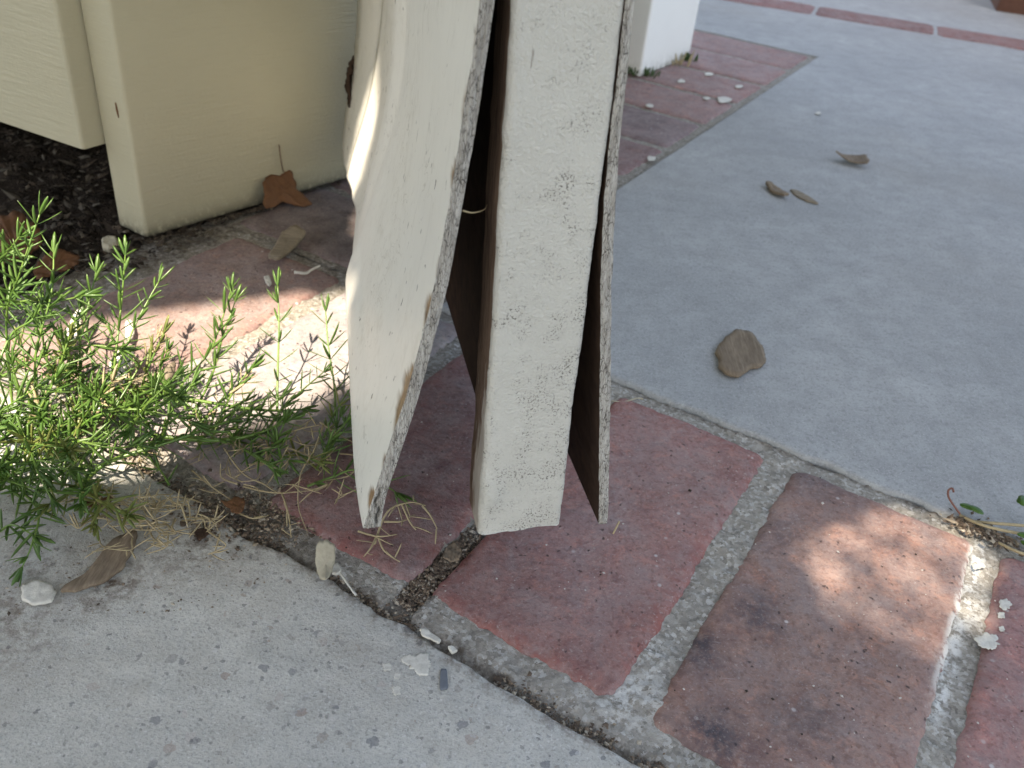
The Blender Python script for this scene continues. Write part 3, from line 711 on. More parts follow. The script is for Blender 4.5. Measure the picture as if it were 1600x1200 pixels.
# ================================================================== LOOSE THINGS
def chip(name, outline, mat, label, cat, z=.001, thick=.0015, curl=0.0, rough=.0005, proj=None, group=None, seed=1, nrm=None, dens=110, jag=.04, col=None, rings=7, tiltz=None):
    proj = proj or (lambda x, y: G(x, y, z+(tiltz(x, y) if tiltz else 0)))
    O_ = np.array(outline, float)
    for _ in range(1): O_ = np.stack([.88*O_+.12*np.roll(O_, -1, 0), .12*O_+.88*np.roll(O_, -1, 0)], 1).reshape(-1, 2)
    P = np.array([proj(x, y) for x, y in O_]); m = len(P)
    n = nrm if nrm is not None else np.array([0, 0, 1.0])
    # densify
    R = []
    per = np.linalg.norm(np.roll(P, -1, 0)-P, axis=1); tot = per.sum()
    for i in range(m):
        k = max(1, int(dens*per[i]/tot))
        for f in range(k): R.append(P[i]+(P[(i+1) % m]-P[i])*f/k)
    R = np.array(R); c = R.mean(0); nr = len(R)
    size = np.sqrt(((R-c)**2).sum(1)).mean()
    jit = 1+jag*2.6*(fbm(np.arange(nr)*.22, np.zeros(nr), seed, 5)-.5)*2
    R = c+(R-c)*jit[:, None]
    V = []; fr_ = np.linspace(0, 1, rings)[1:]
    ax = R[0]-c; ax = ax/np.linalg.norm(ax)
    def h(p): 
        a = (p-c)@ax/size; r2 = ((p-c)**2).sum(-1)/size**2
        return curl*size*(a**2)*.5 + rough*(fbm(p[..., 0]*300+p[..., 2]*210, p[..., 1]*300, seed)-.5)*2
    for side in (1, 0):
        V.append((c+n*(h(c[None])[0]+thick*side))[None])
        for f in fr_:
            p = c+(R-c)*f
            e = thick*side*(1 if f < 1 else .75)
            V.append(p+n*(h(p)+e)[:, None])
    V = np.concatenate(V); F = []
    blk = 1+nr*(rings-1)
    for s_ in (0, 1):
        o_ = s_*blk
        for k in range(nr):
            a, b = o_+1+k, o_+1+(k+1) % nr
            F.append([o_, a, b] if s_ == 0 else [o_, b, a])
            for r in range(rings-2):
                a0, b0 = o_+1+r*nr+k, o_+1+r*nr+(k+1) % nr
                F.append([a0, a0+nr, b0+nr, b0] if s_ == 0 else [a0, b0, b0+nr, a0+nr])
    l = 1+(rings-2)*nr
    for k in range(nr): F.append([l+k, blk+l+k, blk+l+(k+1) % nr, l+(k+1) % nr])
    base = c.copy()
    o = mk(name, V, F, mat, loc=base)
    return tag(o, label, cat, group)

chip('bark_chip', [(1150, 517), (1172, 520), (1188, 540), (1197, 566), (1186, 578), (1172, 577), (1155, 592), (1140, 590), (1120, 578), (1122, 562), (1115, 552), (1130, 532)], MAT['barkwood'], 'round brown bark chip lying alone on the grey pavement', 'bark chip', .0010, .0026, .03, .0003, seed=3, jag=.03)
chip('bark_chip', [(1298, 246), (1330, 243), (1352, 247), (1357, 260), (1330, 254)], MAT['barkwood'], 'wedge shaped brown bark piece farthest out on the grey pavement', 'bark chip', .004, .0015, .5, .0004, seed=5)
chip('bark_sliver', [(1194, 289), (1202, 289), (1220, 299), (1232, 309), (1222, 310), (1204, 301)], MAT['barkwood'], 'dark narrow bark sliver beside a paler sliver on the pavement', 'bark chip', .001, .003, .2, seed=6)
chip('bark_sliver', [(1234, 297), (1246, 298), (1268, 310), (1280, 320), (1262, 316), (1244, 307)], MAT['greywood'], 'pale grey wood sliver touching the dark sliver on the pavement', 'wood chip', .0005, .0012, .0, seed=7)
chip('bark_strip', [(205, 838), (217, 840), (210, 862), (190, 892), (160, 912), (120, 930), (92, 934), (100, 922), (130, 905), (150, 880), (165, 860), (185, 845)], MAT['barkwood'], 'long tan bark strip lying on the near concrete by the fern', 'bark chip', .0015, .0025, .12, .0006, seed=8)
chip('paint_flake', [(34, 918), (55, 909), (78, 913), (90, 928), (80, 942), (52, 948), (34, 938)], MAT['flake'], 'round cream paint flake lying on the near concrete at the left', 'paint flake', .001, .0012, .05, .0004, seed=9)
chip('paint_flake', [(496, 857), (512, 851), (524, 857), (523, 880), (516, 905), (510, 917), (500, 908), (492, 880)], MAT['flakebeige'], 'beige paint chip standing in the dirt joint below the gate tip', 'paint flake', .003, .0012, .5, .0004, seed=10, tiltz=lambda x, y: max(0, (905-y)*.00012))
chip('paint_flake', [(520, 885), (528, 881), (534, 893), (526, 900), (518, 898)], MAT['flake'], 'tiny white flake against the beige chip in the joint', 'paint flake', .002, .0012, .1, seed=11)
chip('paint_flake', [(655, 985), (666, 984), (690, 1002), (686, 1008), (672, 1000), (660, 995)], MAT['flake'], 'narrow white flake in the dirt line at the edge of the near concrete', 'paint flake', .001, .0012, .1, seed=12)
chip('paint_flake', [(699, 1013), (708, 1011), (715, 1019), (706, 1023)], MAT['flake'], 'small white crumb right of the narrow flake in the dirt line', 'paint flake', .0, .0015, .1, seed=13)
# white plaster splotches on near slab
sp = [[(626, 1030), (640, 1022), (652, 1028), (645, 1040), (630, 1038)], [(645, 1025), (668, 1021), (674, 1034), (668, 1052), (655, 1055), (640, 1042)], [(597, 1038), (610, 1036), (612, 1046), (600, 1047)], [(612, 1074), (625, 1070), (627, 1084), (615, 1088)], [(617, 1052), (626, 1052), (624, 1062), (615, 1060)]]
lab = ['upper white splash on the near concrete beside the joint', 'largest white splash on the near concrete beside the joint', 'leftmost small white splash on the near concrete', 'lowest faint white splash on the near concrete', 'tiny white splash in the middle of the splash cluster']
for k, s_ in enumerate(sp): chip('paint_splash', s_, MAT['flake'], lab[k], 'paint spot', .0002, .0003, 0, .0001, seed=20+k, jag=.13, group='white splashes on the near concrete')
chip('pebble', [(688, 1046), (698, 1045), (700, 1077), (687, 1080)], MAT['pebble'], 'blue grey stone set in the near concrete below the white splashes', 'stone', .0003, .0006, 0, .0001, seed=30, jag=.03)
# splashes on the right hand brick
sp = [([(1523, 996), (1540, 990), (1556, 994), (1560, 1012), (1545, 1016), (1530, 1008)], 'largest white splash on the brick at the right edge'), ([(1560, 938), (1574, 936), (1582, 945), (1572, 954), (1562, 950)], 'white splash on the right edge brick above the largest one'), ([(1558, 958), (1568, 956), (1570, 966), (1560, 966)], 'small white dot on the right edge brick near its mortar'),
      ([(1518, 880), (1536, 880), (1540, 887), (1522, 890)], 'white paint dab on the mortar right of the sunlit brick'), ([(1560, 980), (1568, 978), (1570, 986), (1562, 987)], 'tiny white fleck just above the largest splash')]
for k, (s_, l_) in enumerate(sp): chip('paint_splash', s_, MAT['flake'], l_, 'paint spot', .0006, .0003, 0, .0001, seed=40+k, jag=.13, group='white splashes on the right brick')
# white splashes on the brick pad
for k, (x, y, r, l_) in enumerate(((1064, 127, 8, 'white dropping on the pad beside the white post'), (1107, 116, 8, 'white dropping at the pad centre right of the post'), (1104, 154, 6, 'small white dropping near the dark brick'), (1130, 156, 13, 'wide white smear at the pad edge'), (1015, 165, 7, 'white dropping on the dark brick of the pad'), (1018, 248, 9, 'white dropping at the pad corner next to the gate'), (1278, 177, 5, 'single white speck out on the grey pavement'), (1155, 135, 7, 'faint white dropping at the pad right of the centre one'))):
    r *= .72
    pts = [(x+r*1.3*math.cos(q)*random.uniform(.7, 1.2), y+r*.55*math.sin(q)*random.uniform(.7, 1.2)) for q in np.linspace(0, 6.28, 9)[:-1]]
    chip('bird_dropping', pts, MAT['flake'], l_, 'white spot', .0014, .0005, 0, .0002, seed=50+k, jag=.1, group='white droppings around the post')
# shaded wood piece and twig left of gate
chip('wood_piece', [(442, 368), (462, 361), (478, 368), (470, 378), (452, 398), (436, 414), (418, 409), (428, 390)], MAT['greywood'], 'olive grey wood piece on the shaded bricks in front of the wall', 'wood chip', .004, .003, .15, seed=60)
chip('paint_flake', [(412, 434), (420, 432), (425, 444), (421, 450), (415, 442)], MAT['flake'], 'small white flake on the shaded brick left of the gate', 'paint flake', .001, .0012, .1, seed=61)
V, F = tubeVF(spline([G(460, 425, .003), G(478, 427, .003), G(486, 422, .004), G(500, 415, .006)], 12), np.linspace(.0012, .0008, 12), 6)
b0 = G(480, 425); tag(mk('twig', np.array(V), F, MAT['flake'], loc=b0), 'pale bent twig on the shaded bricks beside the wood piece', 'twig')
V, F = tubeVF(spline([G(530, 893, .002), G(540, 908, .002), G(556, 930, .002)], 8), .0006, 5)
tag(mk('twig', np.array(V), F, MAT['flake'], loc=G(540, 910)), 'thin straight twig in the joint next to the beige chip', 'twig')
V, F = tubeVF(spline([G(958, 834, .001), G(963, 824, .004), G(968, 814, .007)], 6), .0005, 5)
tag(mk('straw_bit', np.array(V), F, MAT['straw'], loc=G(960, 830)), 'short pale straw on the red brick right of the gate', 'straw')
V, F = tubeVF(spline([G(955, 626, -.001), G(975, 628, -.001), G(995, 622, 0), G(1005, 624, 0)], 10), .0005, 5)
tag(mk('root_fibre', np.array(V), F, MAT['flakebeige'], loc=G(975, 627)), 'fine pale fibre curled in the mortar at the pavement edge', 'fibre')
# sunlit white chips inside the fern
chip('paint_flake', [(96, 545), (104, 515), (118, 490), (130, 482), (128, 505), (118, 535), (108, 556)], MAT['flake'], 'bright white paint chip lying in the fern, upper left', 'paint flake', .004, .0015, .1, seed=70, tiltz=lambda x, y: (550-y)*.0002)
chip('paint_flake', [(150, 655), (165, 610), (172, 570), (195, 545), (212, 545), (206, 580), (196, 610), (185, 640), (165, 668)], MAT['flake'], 'large bright white paint chip lying in sun under the fern', 'paint flake', .003, .0015, .1, seed=71, tiltz=lambda x, y: (650-y)*.0001)
chip('paint_flake', [(196, 505), (206, 503), (211, 520), (205, 536), (196, 530)], MAT['flake'], 'small white chip above the large sunlit chip', 'paint flake', .004, .0015, .1, seed=72)
chip('wood_piece', [(205, 590), (250, 588), (275, 572), (268, 596), (235, 622), (200, 640), (150, 672), (125, 690), (150, 655), (180, 625)], MAT['greywood'], 'long weathered wood piece on the bricks beneath the fern', 'wood chip', .004, .004, .05, seed=73)
# leaves
wn = np.array([dr[1], -dr[0], 0]); wn = wn if np.dot(wn, CAM-pc) > 0 else -wn
def lp(off): return lambda x, y: onplane(x, y, pc+wn*off, wn)
def leanp(x, y):    # leaf plane leaning on wall
    n = wn*.8+np.array([0, 0, .6]); n /= np.linalg.norm(n)
    return onplane(x, y, G(440, 326)+wn*.004+np.array([0, 0, .002]), n)
ln = wn*.8+np.array([0, 0, .6]); ln /= np.linalg.norm(ln)
leaf1 = chip('dead_leaf', [(404, 288), (412, 277), (424, 273), (436, 276), (444, 268), (456, 266), (458, 280), (464, 296), (478, 318), (482, 326), (468, 327), (452, 318), (442, 314), (432, 322), (412, 328), (406, 318), (410, 306)], MAT['leafbrown'], 'curled rust brown leaf leaning against the foot of the wall', 'dead leaf', proj=leanp, nrm=ln, thick=.0008, curl=.45, rough=.003, seed=80)
V, F = tubeVF(spline([leanp(440, 270)+ln*.003, lp(.006)(439, 250), lp(.003)(436, 226)], 8)-np.array(leaf1.location), .0007, 5)
mk('leaf_stalk', V, F, MAT['barkwood'], leaf1)
chip('dead_leaf', [(345, 788), (357, 786), (368, 777), (382, 780), (383, 795), (378, 806), (366, 803), (358, 795)], MAT['leafbrown'], 'small orange brown leaf in the dirt between concrete and brick', 'dead leaf', .004, .0008, .6, .0015, seed=81)
chip('dead_leaf', [(128, 790), (150, 782), (176, 778), (180, 786), (160, 793), (138, 795)], MAT['leafbrown'], 'narrow orange leaf under the front edge of the fern', 'dead leaf', .004, .0008, .5, .001, seed=82)
chip('dead_leaf', [(0, 355), (30, 345), (62, 358), (66, 385), (45, 410), (15, 430), (0, 425)], MAT['leafbrown'], 'large brown leaf on the soil behind the fern at the left edge', 'dead leaf', .002, .0008, .3, .003, seed=83)
chip('dead_leaf', [(70, 405), (95, 398), (125, 402), (118, 420), (90, 430), (60, 440), (50, 425)], MAT['leafbrown'], 'brown leaf half hidden behind the fern tips near the wall', 'dead leaf', .002, .0008, .4, .003, seed=84)
chip('dead_leaf', [(690, 872), (700, 852), (712, 850), (722, 862), (718, 876), (704, 880)], MAT['barkwood'], 'dull olive leaf scrap in the dirty joint under the gate', 'dead leaf', .001, .0008, .5, .001, seed=85)
chip('dead_leaf', [(302, 832), (316, 826), (334, 830), (322, 842), (310, 846)], MAT['board'], 'dark brown leaf scrap on the near concrete below the dry tuft', 'dead leaf', .002, .0008, .5, .001, seed=86)
chip('dead_leaf', [(556, 60), (549, 90), (540, 110), (535, 140), (531, 160), (540, 168), (552, 150), (562, 100), (566, 60)], MAT['board'], 'dark shrivelled leaf clinging to the wall just behind the gate', 'dead leaf', proj=lp(.02), nrm=wn, thick=.004, curl=.5, rough=.006, seed=87)
chip('pebble', [(160, 383), (172, 376), (184, 380), (186, 390), (172, 396), (162, 393)], MAT['flakebeige'], 'pale pebble on the soil at the foot of the wall corner', 'stone', .0, .006, 0, .001, seed=88)
# dark planter corner at the far right top
pa, pb = G(1556, 17), G(1640, 30); dpl = (pb-pa)/np.linalg.norm(pb-pa); dpn = np.array([-dpl[1], dpl[0], 0])
pln = empty('planter', pa); tag(pln, 'dark brown brick planter at the far right edge of the pavement', 'planter')
prism('planter_side', [pa, pa+dpl*.9, pa+dpl*.9+dpn*.4, pa+dpn*.4], .0, .3, MAT['planter'], pln, pa, 12, .006)
prism('planter_rim', [pa-dpl*.01-dpn*.01, pa+dpl*.91-dpn*.01, pa+dpl*.91+dpn*.41, pa-dpl*.01+dpn*.41], .3, .34, MAT['planter'], pln, pa, 6, .006)

# ------------------------------------------------------------------ crumbs (stuff)
OCT = np.array([(1, 0, 0), (-1, 0, 0), (0, 1, 0), (0, -1, 0), (0, 0, 1), (0, 0, -1)], float)
OF = np.array([(0, 2, 4), (2, 1, 4), (1, 3, 4), (3, 0, 4), (2, 0, 5), (1, 2, 5), (3, 1, 5), (0, 3, 5)])
def lumps(name, P, size, colr, mat, kind='stuff', label=None, cat=None, flat=.6, long_=1.0):
    n = len(P); V = np.zeros((n, 6, 3)); C = np.zeros((n, 6, 3))
    for i in range(n):
        q = OCT*RNG.uniform(.6, 1.3, (6, 1))*size[i]*np.array([RNG.uniform(1, long_), 1, flat])
        a = RNG.uniform(0, 6.28); b = RNG.uniform(-.6, .6)
        R1 = np.array([[math.cos(a), -math.sin(a), 0], [math.sin(a), math.cos(a), 0], [0, 0, 1]])
        R2 = np.array([[math.cos(b), 0, math.sin(b)], [0, 1, 0], [-math.sin(b), 0, math.cos(b)]])
        V[i] = q@(R1@R2).T + P[i]; C[i] = colr[i]
    F = (OF[None]+6*np.arange(n)[:, None, None]).reshape(-1, 3).tolist()
    o = mk(name, V.reshape(-1, 3), F, mat, col=C.reshape(-1, 3), smooth=False)
    return tag(o, label, cat, kind=kind)
PAL = np.array([(.11, .08, .058), (.15, .11, .08), (.08, .06, .045), (.21, .155, .11), (.31, .25, .18), (.40, .35, .28), (.13, .098, .07)])
def pal(n, p=None): return PAL[RNG.choice(len(PAL), n, p=p)]
pts = []; sz = []
for i in range(5200):
    r = RNG.random(); small = 1.0
    if r < .45:
        s = RNG.uniform(-.36, .14); t = nearEdge(np.array([s]))[0]+abs(RNG.normal(.001, .0042)); z = -.003
        if vn(np.array([s*60]), np.array([1.]), 4)[0] < .30: continue
    elif r < .70:
        s = RNG.normal(-.1725, .0045); t = .232+abs(RNG.normal(0, .045)); z = -.004
    elif r < .92:
        p = G(RNG.normal(400, 70), RNG.normal(800, 24)); s, t = p@E1, p@E2; z = .0006 if t < .222 else -.001
    else:
        p = G(RNG.uniform(0, 420), RNG.uniform(760, 960)); s, t = p@E1, p@E2; z = .0003; small = .5
    pts.append(ST(s, t, z)); sz.append(small*np.clip(RNG.lognormal(-7.35, .42), .0003, .0019))
lumps('dirt_crumbs', np.array(pts), sz, pal(len(pts)), MAT['debris'], label='brown dirt crumbs in the paving joints', cat='dirt', long_=1.8)
pts = []; sz = []
for i in range(2600):
    x, y = RNG.uniform(-60, 330), RNG.uniform(200, 440)
    p = G(x, y, -.006)
    s, t = p@E1, p@E2
    if s > -.52 and y > 385: continue
    zb = -.012+.010*(fbm(p[0]*45, p[1]*45, 3)-.5)*2+.006*(fbm(p[0]*12, p[1]*12, 8)-.3)
    if s > -.555: zb = 0.001
    pts.append([p[0], p[1], zb+.002]); sz.append(np.clip(RNG.lognormal(-6.5, .5), .0005, .005))
lumps('mulch', np.array(pts), sz, pal(len(pts))*.30, MAT['debris'], label='mulch and litter on the soil under the wall, darkened to hold its shade', cat='mulch', flat=.4, long_=2.6)  # litter colours scaled down to carry the shade under the house
# dirt line along wall foot
pts = []; sz = []
for i in range(900):
    f = RNG.random(); p = pc+dr*.34*f+wn*abs(RNG.normal(0, .003)) if RNG.random() < .8 else pc+dl*.035*f+nn*abs(RNG.normal(0, .002))
    if vn(np.array([f*22]), np.array([2.]), 9)[0] < .35: continue
    pts.append(p+np.array([0, 0, .001])); sz.append(np.clip(RNG.lognormal(-6.7, .4), .0005, .003))
lumps('dirt_line', np.array(pts), sz, pal(len(pts))*.42, MAT['debris'], label='dark dirt gathered along the foot of the wall', cat='dirt', long_=2)
# loose grit on bricks, pale and dark
pts = []; sz = []; cc = []
for i in range(420):
    s, t = RNG.uniform(-.45, .2), RNG.uniform(.24, .46)
    pts.append(ST(s, t, .0008)); sz.append(np.clip(RNG.lognormal(-7.9, .45), .0002, .0012)); cc.append((.55, .52, .48) if RNG.random() < .6 else (.04, .03, .025))
lumps('grit', np.array(pts), sz, np.array(cc), MAT['debris'], label='loose pale and dark grit scattered on the red bricks', cat='grit')

# ================================================================== PLANTS
def cladode(V, F, base, d, up, L, w, bend):
    # narrow leaf, 4 stations, lens section
    d = d/np.linalg.norm(d); sd = np.cross(d, up); sd /= np.linalg.norm(sd)+1e-9; nn_ = np.cross(sd, d)
    o_ = len(V); st = [0, .18, .5, .8, 1.0]; ww = [.4, .85, 1, .85, .22]
    for f, q in zip(st, ww):
        c = base+d*L*f+nn_*bend*L*(f*f)
        V.append(c+sd*w*q); V.append(c+nn_*w*.35*q); V.append(c-sd*w*q); V.append(c-nn_*w*.35*q)
    for i in range(4):
        for k in range(4):
            a = o_+i*4+k; b = o_+i*4+(k+1) % 4; F.append([a, b, b+4, a+4])
    F.append([o_+16, o_+17, o_+18, o_+19])
def frond(parent, origin, pts, leafL=.0125, leafw=.0008, start=.15, step=.0042, r0=.0009, dens=3, tipb=1.0, lmat='green', smat='stem', spread=.9, seed=0, name='frond'):
    rg = random.Random(seed)
    P = spline(pts, 26); seg = np.linalg.norm(np.diff(P, axis=0), axis=1); cum = np.concatenate([[0], np.cumsum(seg)]); L = cum[-1]
    V, F = tubeVF(P-origin, np.linspace(r0, r0*.45, 26), 6)
    st = mk(name, V, F, MAT[smat], parent)
    LV, LF = [], []
    t = start*L; ang = rg.uniform(0, 6.28)
    while t < L:
        i = min(np.searchsorted(cum, t), 25); i = max(i, 1); f = (t-cum[i-1])/max(seg[i-1], 1e-9)
        p = P[i-1]+(P[i]-P[i-1])*f; tg = (P[i]-P[i-1])/max(seg[i-1], 1e-9)
        a = np.cross(tg, [.2, .3, .93]); a /= np.linalg.norm(a); b = np.cross(tg, a)
        fr_ = t/L; ll = leafL*(.75+.5*math.sin(math.pi*min(1, fr_*.85+.1)))*rg.uniform(.75, 1.2)
        opening = spread*(1.25-.36*fr_)
        nwh = rg.choice([2, 3, dens])
        for k in range(nwh):
            q = ang+k*6.28/nwh*.6+rg.uniform(-.3, .3)
            d = tg*math.cos(opening)+(a*math.cos(q)+b*math.sin(q))*math.sin(opening)+np.array([0, 0, .12])
            cladode(LV, LF, p-origin, d, tg, ll*rg.uniform(.7, 1.1), leafw*rg.uniform(.8, 1.2), rg.uniform(-.05, .18))
        ang += 2.4; t += step*rg.uniform(.7, 1.3)
    tg = P[-1]-P[-2]; tg /= np.linalg.norm(tg)
    for k in range(4):
        q = k*1.57+rg.uniform(-.4, .4); a = np.cross(tg, [.2, .3, .93]); a /= np.linalg.norm(a); b = np.cross(tg, a)
        d = tg+(a*math.cos(q)+b*math.sin(q))*rg.uniform(.25, .75)
        cladode(LV, LF, P[-1]-origin, d, tg, leafL*rg.uniform(.6, .95)*tipb, leafw*1.15, .1)
    mk('leaves', np.array(LV), LF, MAT[lmat], st)
    return st
fb = G(90, 690)
fern = empty('asparagus_fern', fb)
tag(fern, 'bright green asparagus fern sprawling from the left edge over the sunlit bricks', 'fern')
def px(*a): return [G(x, y, z) for x, y, z in a]
FR = [  # traced sprigs: (pixel, pixel, height) along each stem
 px((20, 640, .01), (10, 500, .06), (30, 430, .095), (62, 335, .125)),
 px((60, 660, .01), (55, 560, .05), (80, 460, .08), (84, 395, .095)),
 px((130, 640, .01), (125, 540, .04), (140, 470, .06), (150, 425, .07)),
 px((170, 650, .01), (180, 560, .04), (190, 470, .062), (196, 395, .075)),
 px((160, 640, .01), (190, 560, .04), (215, 500, .055), (248, 440, .07)),
 px((290, 640, .012), (285, 600, .022), (330, 545, .03), (362, 450, .05)),
 px((300, 650, .008), (330, 590, .02), (350, 520, .032), (368, 470, .045)),
 px((433, 640, .004), (434, 580, .02), (436, 510, .04), (434, 447, .058)),
 px((524, 650, .004), (522, 600, .016), (513, 540, .032), (509, 487, .047)),
 px((90, 610, .02), (160, 606, .024), (260, 618, .02), (400, 640, .012), (470, 640, .010)),
 px((130, 755, .004), (170, 722, .012), (275, 687, .018), (380, 650, .02)),
 px((230, 680, .012), (333, 688, .012), (400, 678, .014), (455, 655, .02)),
 px((0, 590, .03), (60, 560, .04), (130, 540, .05), (190, 545, .05)),
 px((0, 480, .06), (40, 470, .07), (90, 470, .075), (130, 462, .075)),
 px((10, 700, .01), (30, 760, .012), (60, 800, .014), (50, 850, .012), (35, 885, .006)),
 px((5, 650, .02), (40, 690, .03), (60, 740, .03), (80, 780, .02)),
 px((90, 700, .01), (120, 690, .03), (180, 700, .03), (240, 690, .02)),
 px((100, 690, .01), (150, 650, .03), (220, 640, .035), (300, 660, .03)),
 px((330, 690, .006), (350, 640, .016), (372, 600, .022), (395, 575, .03)),
 px((360, 690, .006), (385, 660, .014), (420, 640, .018), (440, 620, .022)),
 px((500, 720, .004), (515, 690, .012), (540, 660, .018), (552, 630, .024)),
 px((400, 720, .005), (430, 690, .012), (445, 660, .02)),
 px((480, 760, .003), (520, 745, .006), (560, 735, .010), (620, 770, .006)),
 px((430, 750, .003), (440, 720, .010), (430, 690, .014)),
 px((250, 690, .01), (270, 640, .03), (300, 600, .04)),
 px((0, 760, .005), (20, 740, .02), (60, 720, .03), (110, 735, .025)),
 px((0, 830, .005), (20, 820, .012), (50, 835, .012)),
 px((0, 410, .07), (15, 390, .09), (30, 370, .1)),
 px((0, 560, .05), (20, 520, .06), (50, 500, .07), (70, 470, .075)),
 px((60, 640, .02), (90, 580, .04), (110, 520, .06), (125, 480, .065)),
]
for i, P in enumerate(FR):
    far = i in (7, 8)
    frond(fern, fb, P, leafL=.0135 if not far else .0145, leafw=.0008 if far else .0009, start=.08 if i not in (9, 11) else .25, step=.0105 if far else .0066, dens=4 if far else 3, seed=i, r0=.0014 if i in (9, 10, 11) else .0008, spread=1.0)
for i in range(64):
    rg = random.Random(900+i)
    x, y = rg.uniform(-60, 235), rg.uniform(580, 780)
    if i > 52: x, y = rg.uniform(230, 540), rg.uniform(650, 770)
    if y > 700 and 150 < x < 240: x -= 100
    hgt = rg.uniform(.02, .06)*(1 if y < 700 else .6)*(.4 if i > 52 else 1)
    dx, dy = rg.uniform(-60, 90), -rg.uniform(40, 130) if rg.random() < .75 else rg.uniform(0, 60)
    P = px((x, y, .002), (x+dx*.3, y+dy*.4, hgt*.6), (x+dx, y+dy, hgt))
    frond(fern, fb, P, leafL=.0125, leafw=.00078, start=.1, step=.0082, seed=300+i, r0=.0008, lmat='palegreen' if i % 4 == 0 else ('straw' if i % 13 == 5 else 'green'))
# dry tufts
def straw(parent, origin, pts, r=.0006, lv=0, seed=0):
    rg = random.Random(seed)
    P = spline(pts, 16); V, F = tubeVF(P-origin, np.linspace(r, r*.4, 16), 5); V = [np.array(v) for v in V]
    for k in range(lv):
        i = rg.randrange(4, 15); q = rg.uniform(0, 6.28)
        d = np.array([math.cos(q), math.sin(q), rg.uniform(-.2, .7)])
        cladode(V, F, P[i]-origin, d, np.array([0, 0, 1.0]), rg.uniform(.006, .013), .00045, rg.uniform(-.3, .3))
    return mk('straw', np.array(V), F, MAT['straw'], parent)
t0_ = G(225, 830); tuft = empty('dry_tuft', t0_); tag(tuft, 'tangle of dead straw coloured fern stems at the front of the green fern', 'dry grass')
for i in range(34):
    rg = random.Random(50+i)
    x, y = rg.gauss(230, 45), rg.gauss(800, 22); q = rg.uniform(0, 6.28); L = rg.uniform(25, 75)
    P = [G(x, y, .002), G(x+L*.4*math.cos(q)+rg.uniform(-10, 10), y+L*.3*math.sin(q), rg.uniform(.004, .014)), G(x+L*.8*math.cos(q), y+L*.5*math.sin(q), rg.uniform(.004, .02)), G(x+L*math.cos(q+.6), y+L*.6*math.sin(q+.6), rg.uniform(.001, .012))]
    straw(tuft, t0_, P, rg.uniform(.0003, .0006), 4, i)
t1_ = G(470, 740); tuft2 = empty('dry_tuft', t1_); tag(tuft2, 'thin dead fern stems on the bricks left of the gate tip', 'dry grass')
for i, P in enumerate([px((505, 665, .014), (490, 705, .012), (470, 740, .008), (466, 790, .004), (480, 830, .002)), px((500, 660, .014), (530, 680, .012), (570, 700, .008)), px((440, 680, .012), (470, 670, .014), (500, 664, .014)),
   px((300, 735, .004), (330, 760, .006), (360, 780, .003)), px((370, 800, .002), (395, 810, .004), (420, 805, .002)), px((380, 760, .003), (430, 770, .006), (500, 765, .002)), px((410, 700, .01), (450, 700, .012), (500, 720, .006)), px((440, 770, .003), (450, 800, .006), (455, 840, .001)), px((350, 700, .01), (380, 740, .008), (420, 760, .003)), px((555, 735, .008), (540, 745, .006), (500, 752, .004))]):
    straw(tuft2, t1_, P, .0006, 4 if i not in (0, 4) else 1, 70+i)
t2_ = G(590, 830); spr = empty('dry_sprig', t2_); tag(spr, 'dead tan fern sprig with curled leaves under the left gate tip', 'dry sprig')
for i, P in enumerate([px((585, 850, .002), (605, 800, .008), (640, 785, .010), (665, 790, .008)), px((590, 835, .004), (580, 855, .004), (568, 870, .002)), px((660, 790, .008), (672, 805, .006), (683, 826, .002)), px((628, 788, .009), (640, 815, .006), (650, 828, .002)), px((590, 835, .004), (600, 860, .003), (625, 878, .001)), px((560, 830, .003), (590, 838, .005), (620, 835, .003)), px((600, 815, .006), (625, 815, .005), (640, 810, .003))]):
    straw(spr, t2_, P, .0007, 2 if i else 4, 90+i)
for i in range(26):
    rg = random.Random(1300+i)
    x, y = rg.uniform(270, 545), rg.uniform(660, 770); q = rg.uniform(0, 6.28); L = rg.uniform(25, 70)
    straw(tuft2, t1_, [G(x, y, rg.uniform(.001, .008)), G(x+L*.5*math.cos(q), y+L*.3*math.sin(q), rg.uniform(.004, .014)), G(x+L*math.cos(q+.5), y+L*.6*math.sin(q+.5), rg.uniform(.001, .012))], rg.uniform(.0003, .0006), rg.choice([0, 3, 5]), 400+i)
# weed at right edge
t3_ = G(1530, 815); wd = empty('weed', t3_); tag(wd, 'small green weed with a curled red tip growing from the pavement joint', 'weed')
V, F = tubeVF(spline(px((1500, 803, .002), (1489, 788, .006), (1482, 776, .009), (1482, 766, .012), (1488, 763, .013), (1490, 769, .012)), 18)-t3_, .0006, 6); mk('red_tip', V, F, MAT['redstem'], wd)
for i, P in enumerate([px((1500, 805, .001), (1540, 822, .004), (1600, 835, .003)), px((1520, 815, .001), (1560, 818, .005), (1610, 822, .004)), px((1560, 848, .001), (1590, 862, .003), (1620, 872, .002))]):
    V, F = tubeVF(spline(P, 12)-t3_, .0009, 6); mk('stem', V, F, MAT['straw'], wd)
for i, (x, y, z_, q, L) in enumerate(((1500, 788, .004, -.5, .008), (1512, 790, .006, -.8, .009), (1590, 785, .01, .4, .010), (1598, 790, .012, 1.2, .009), (1590, 835, .006, -.2, .011), (1596, 845, .005, -1., .010))):
    V, F = [], []; cladode(V, F, G(x, y, z_)-t3_, np.array([math.cos(q), math.sin(q), .25]), np.array([0, 0, 1.]), L, .0028, -.2); mk('leaf', np.array(V), F, MAT['weed'], wd)
pts = []; sz = []
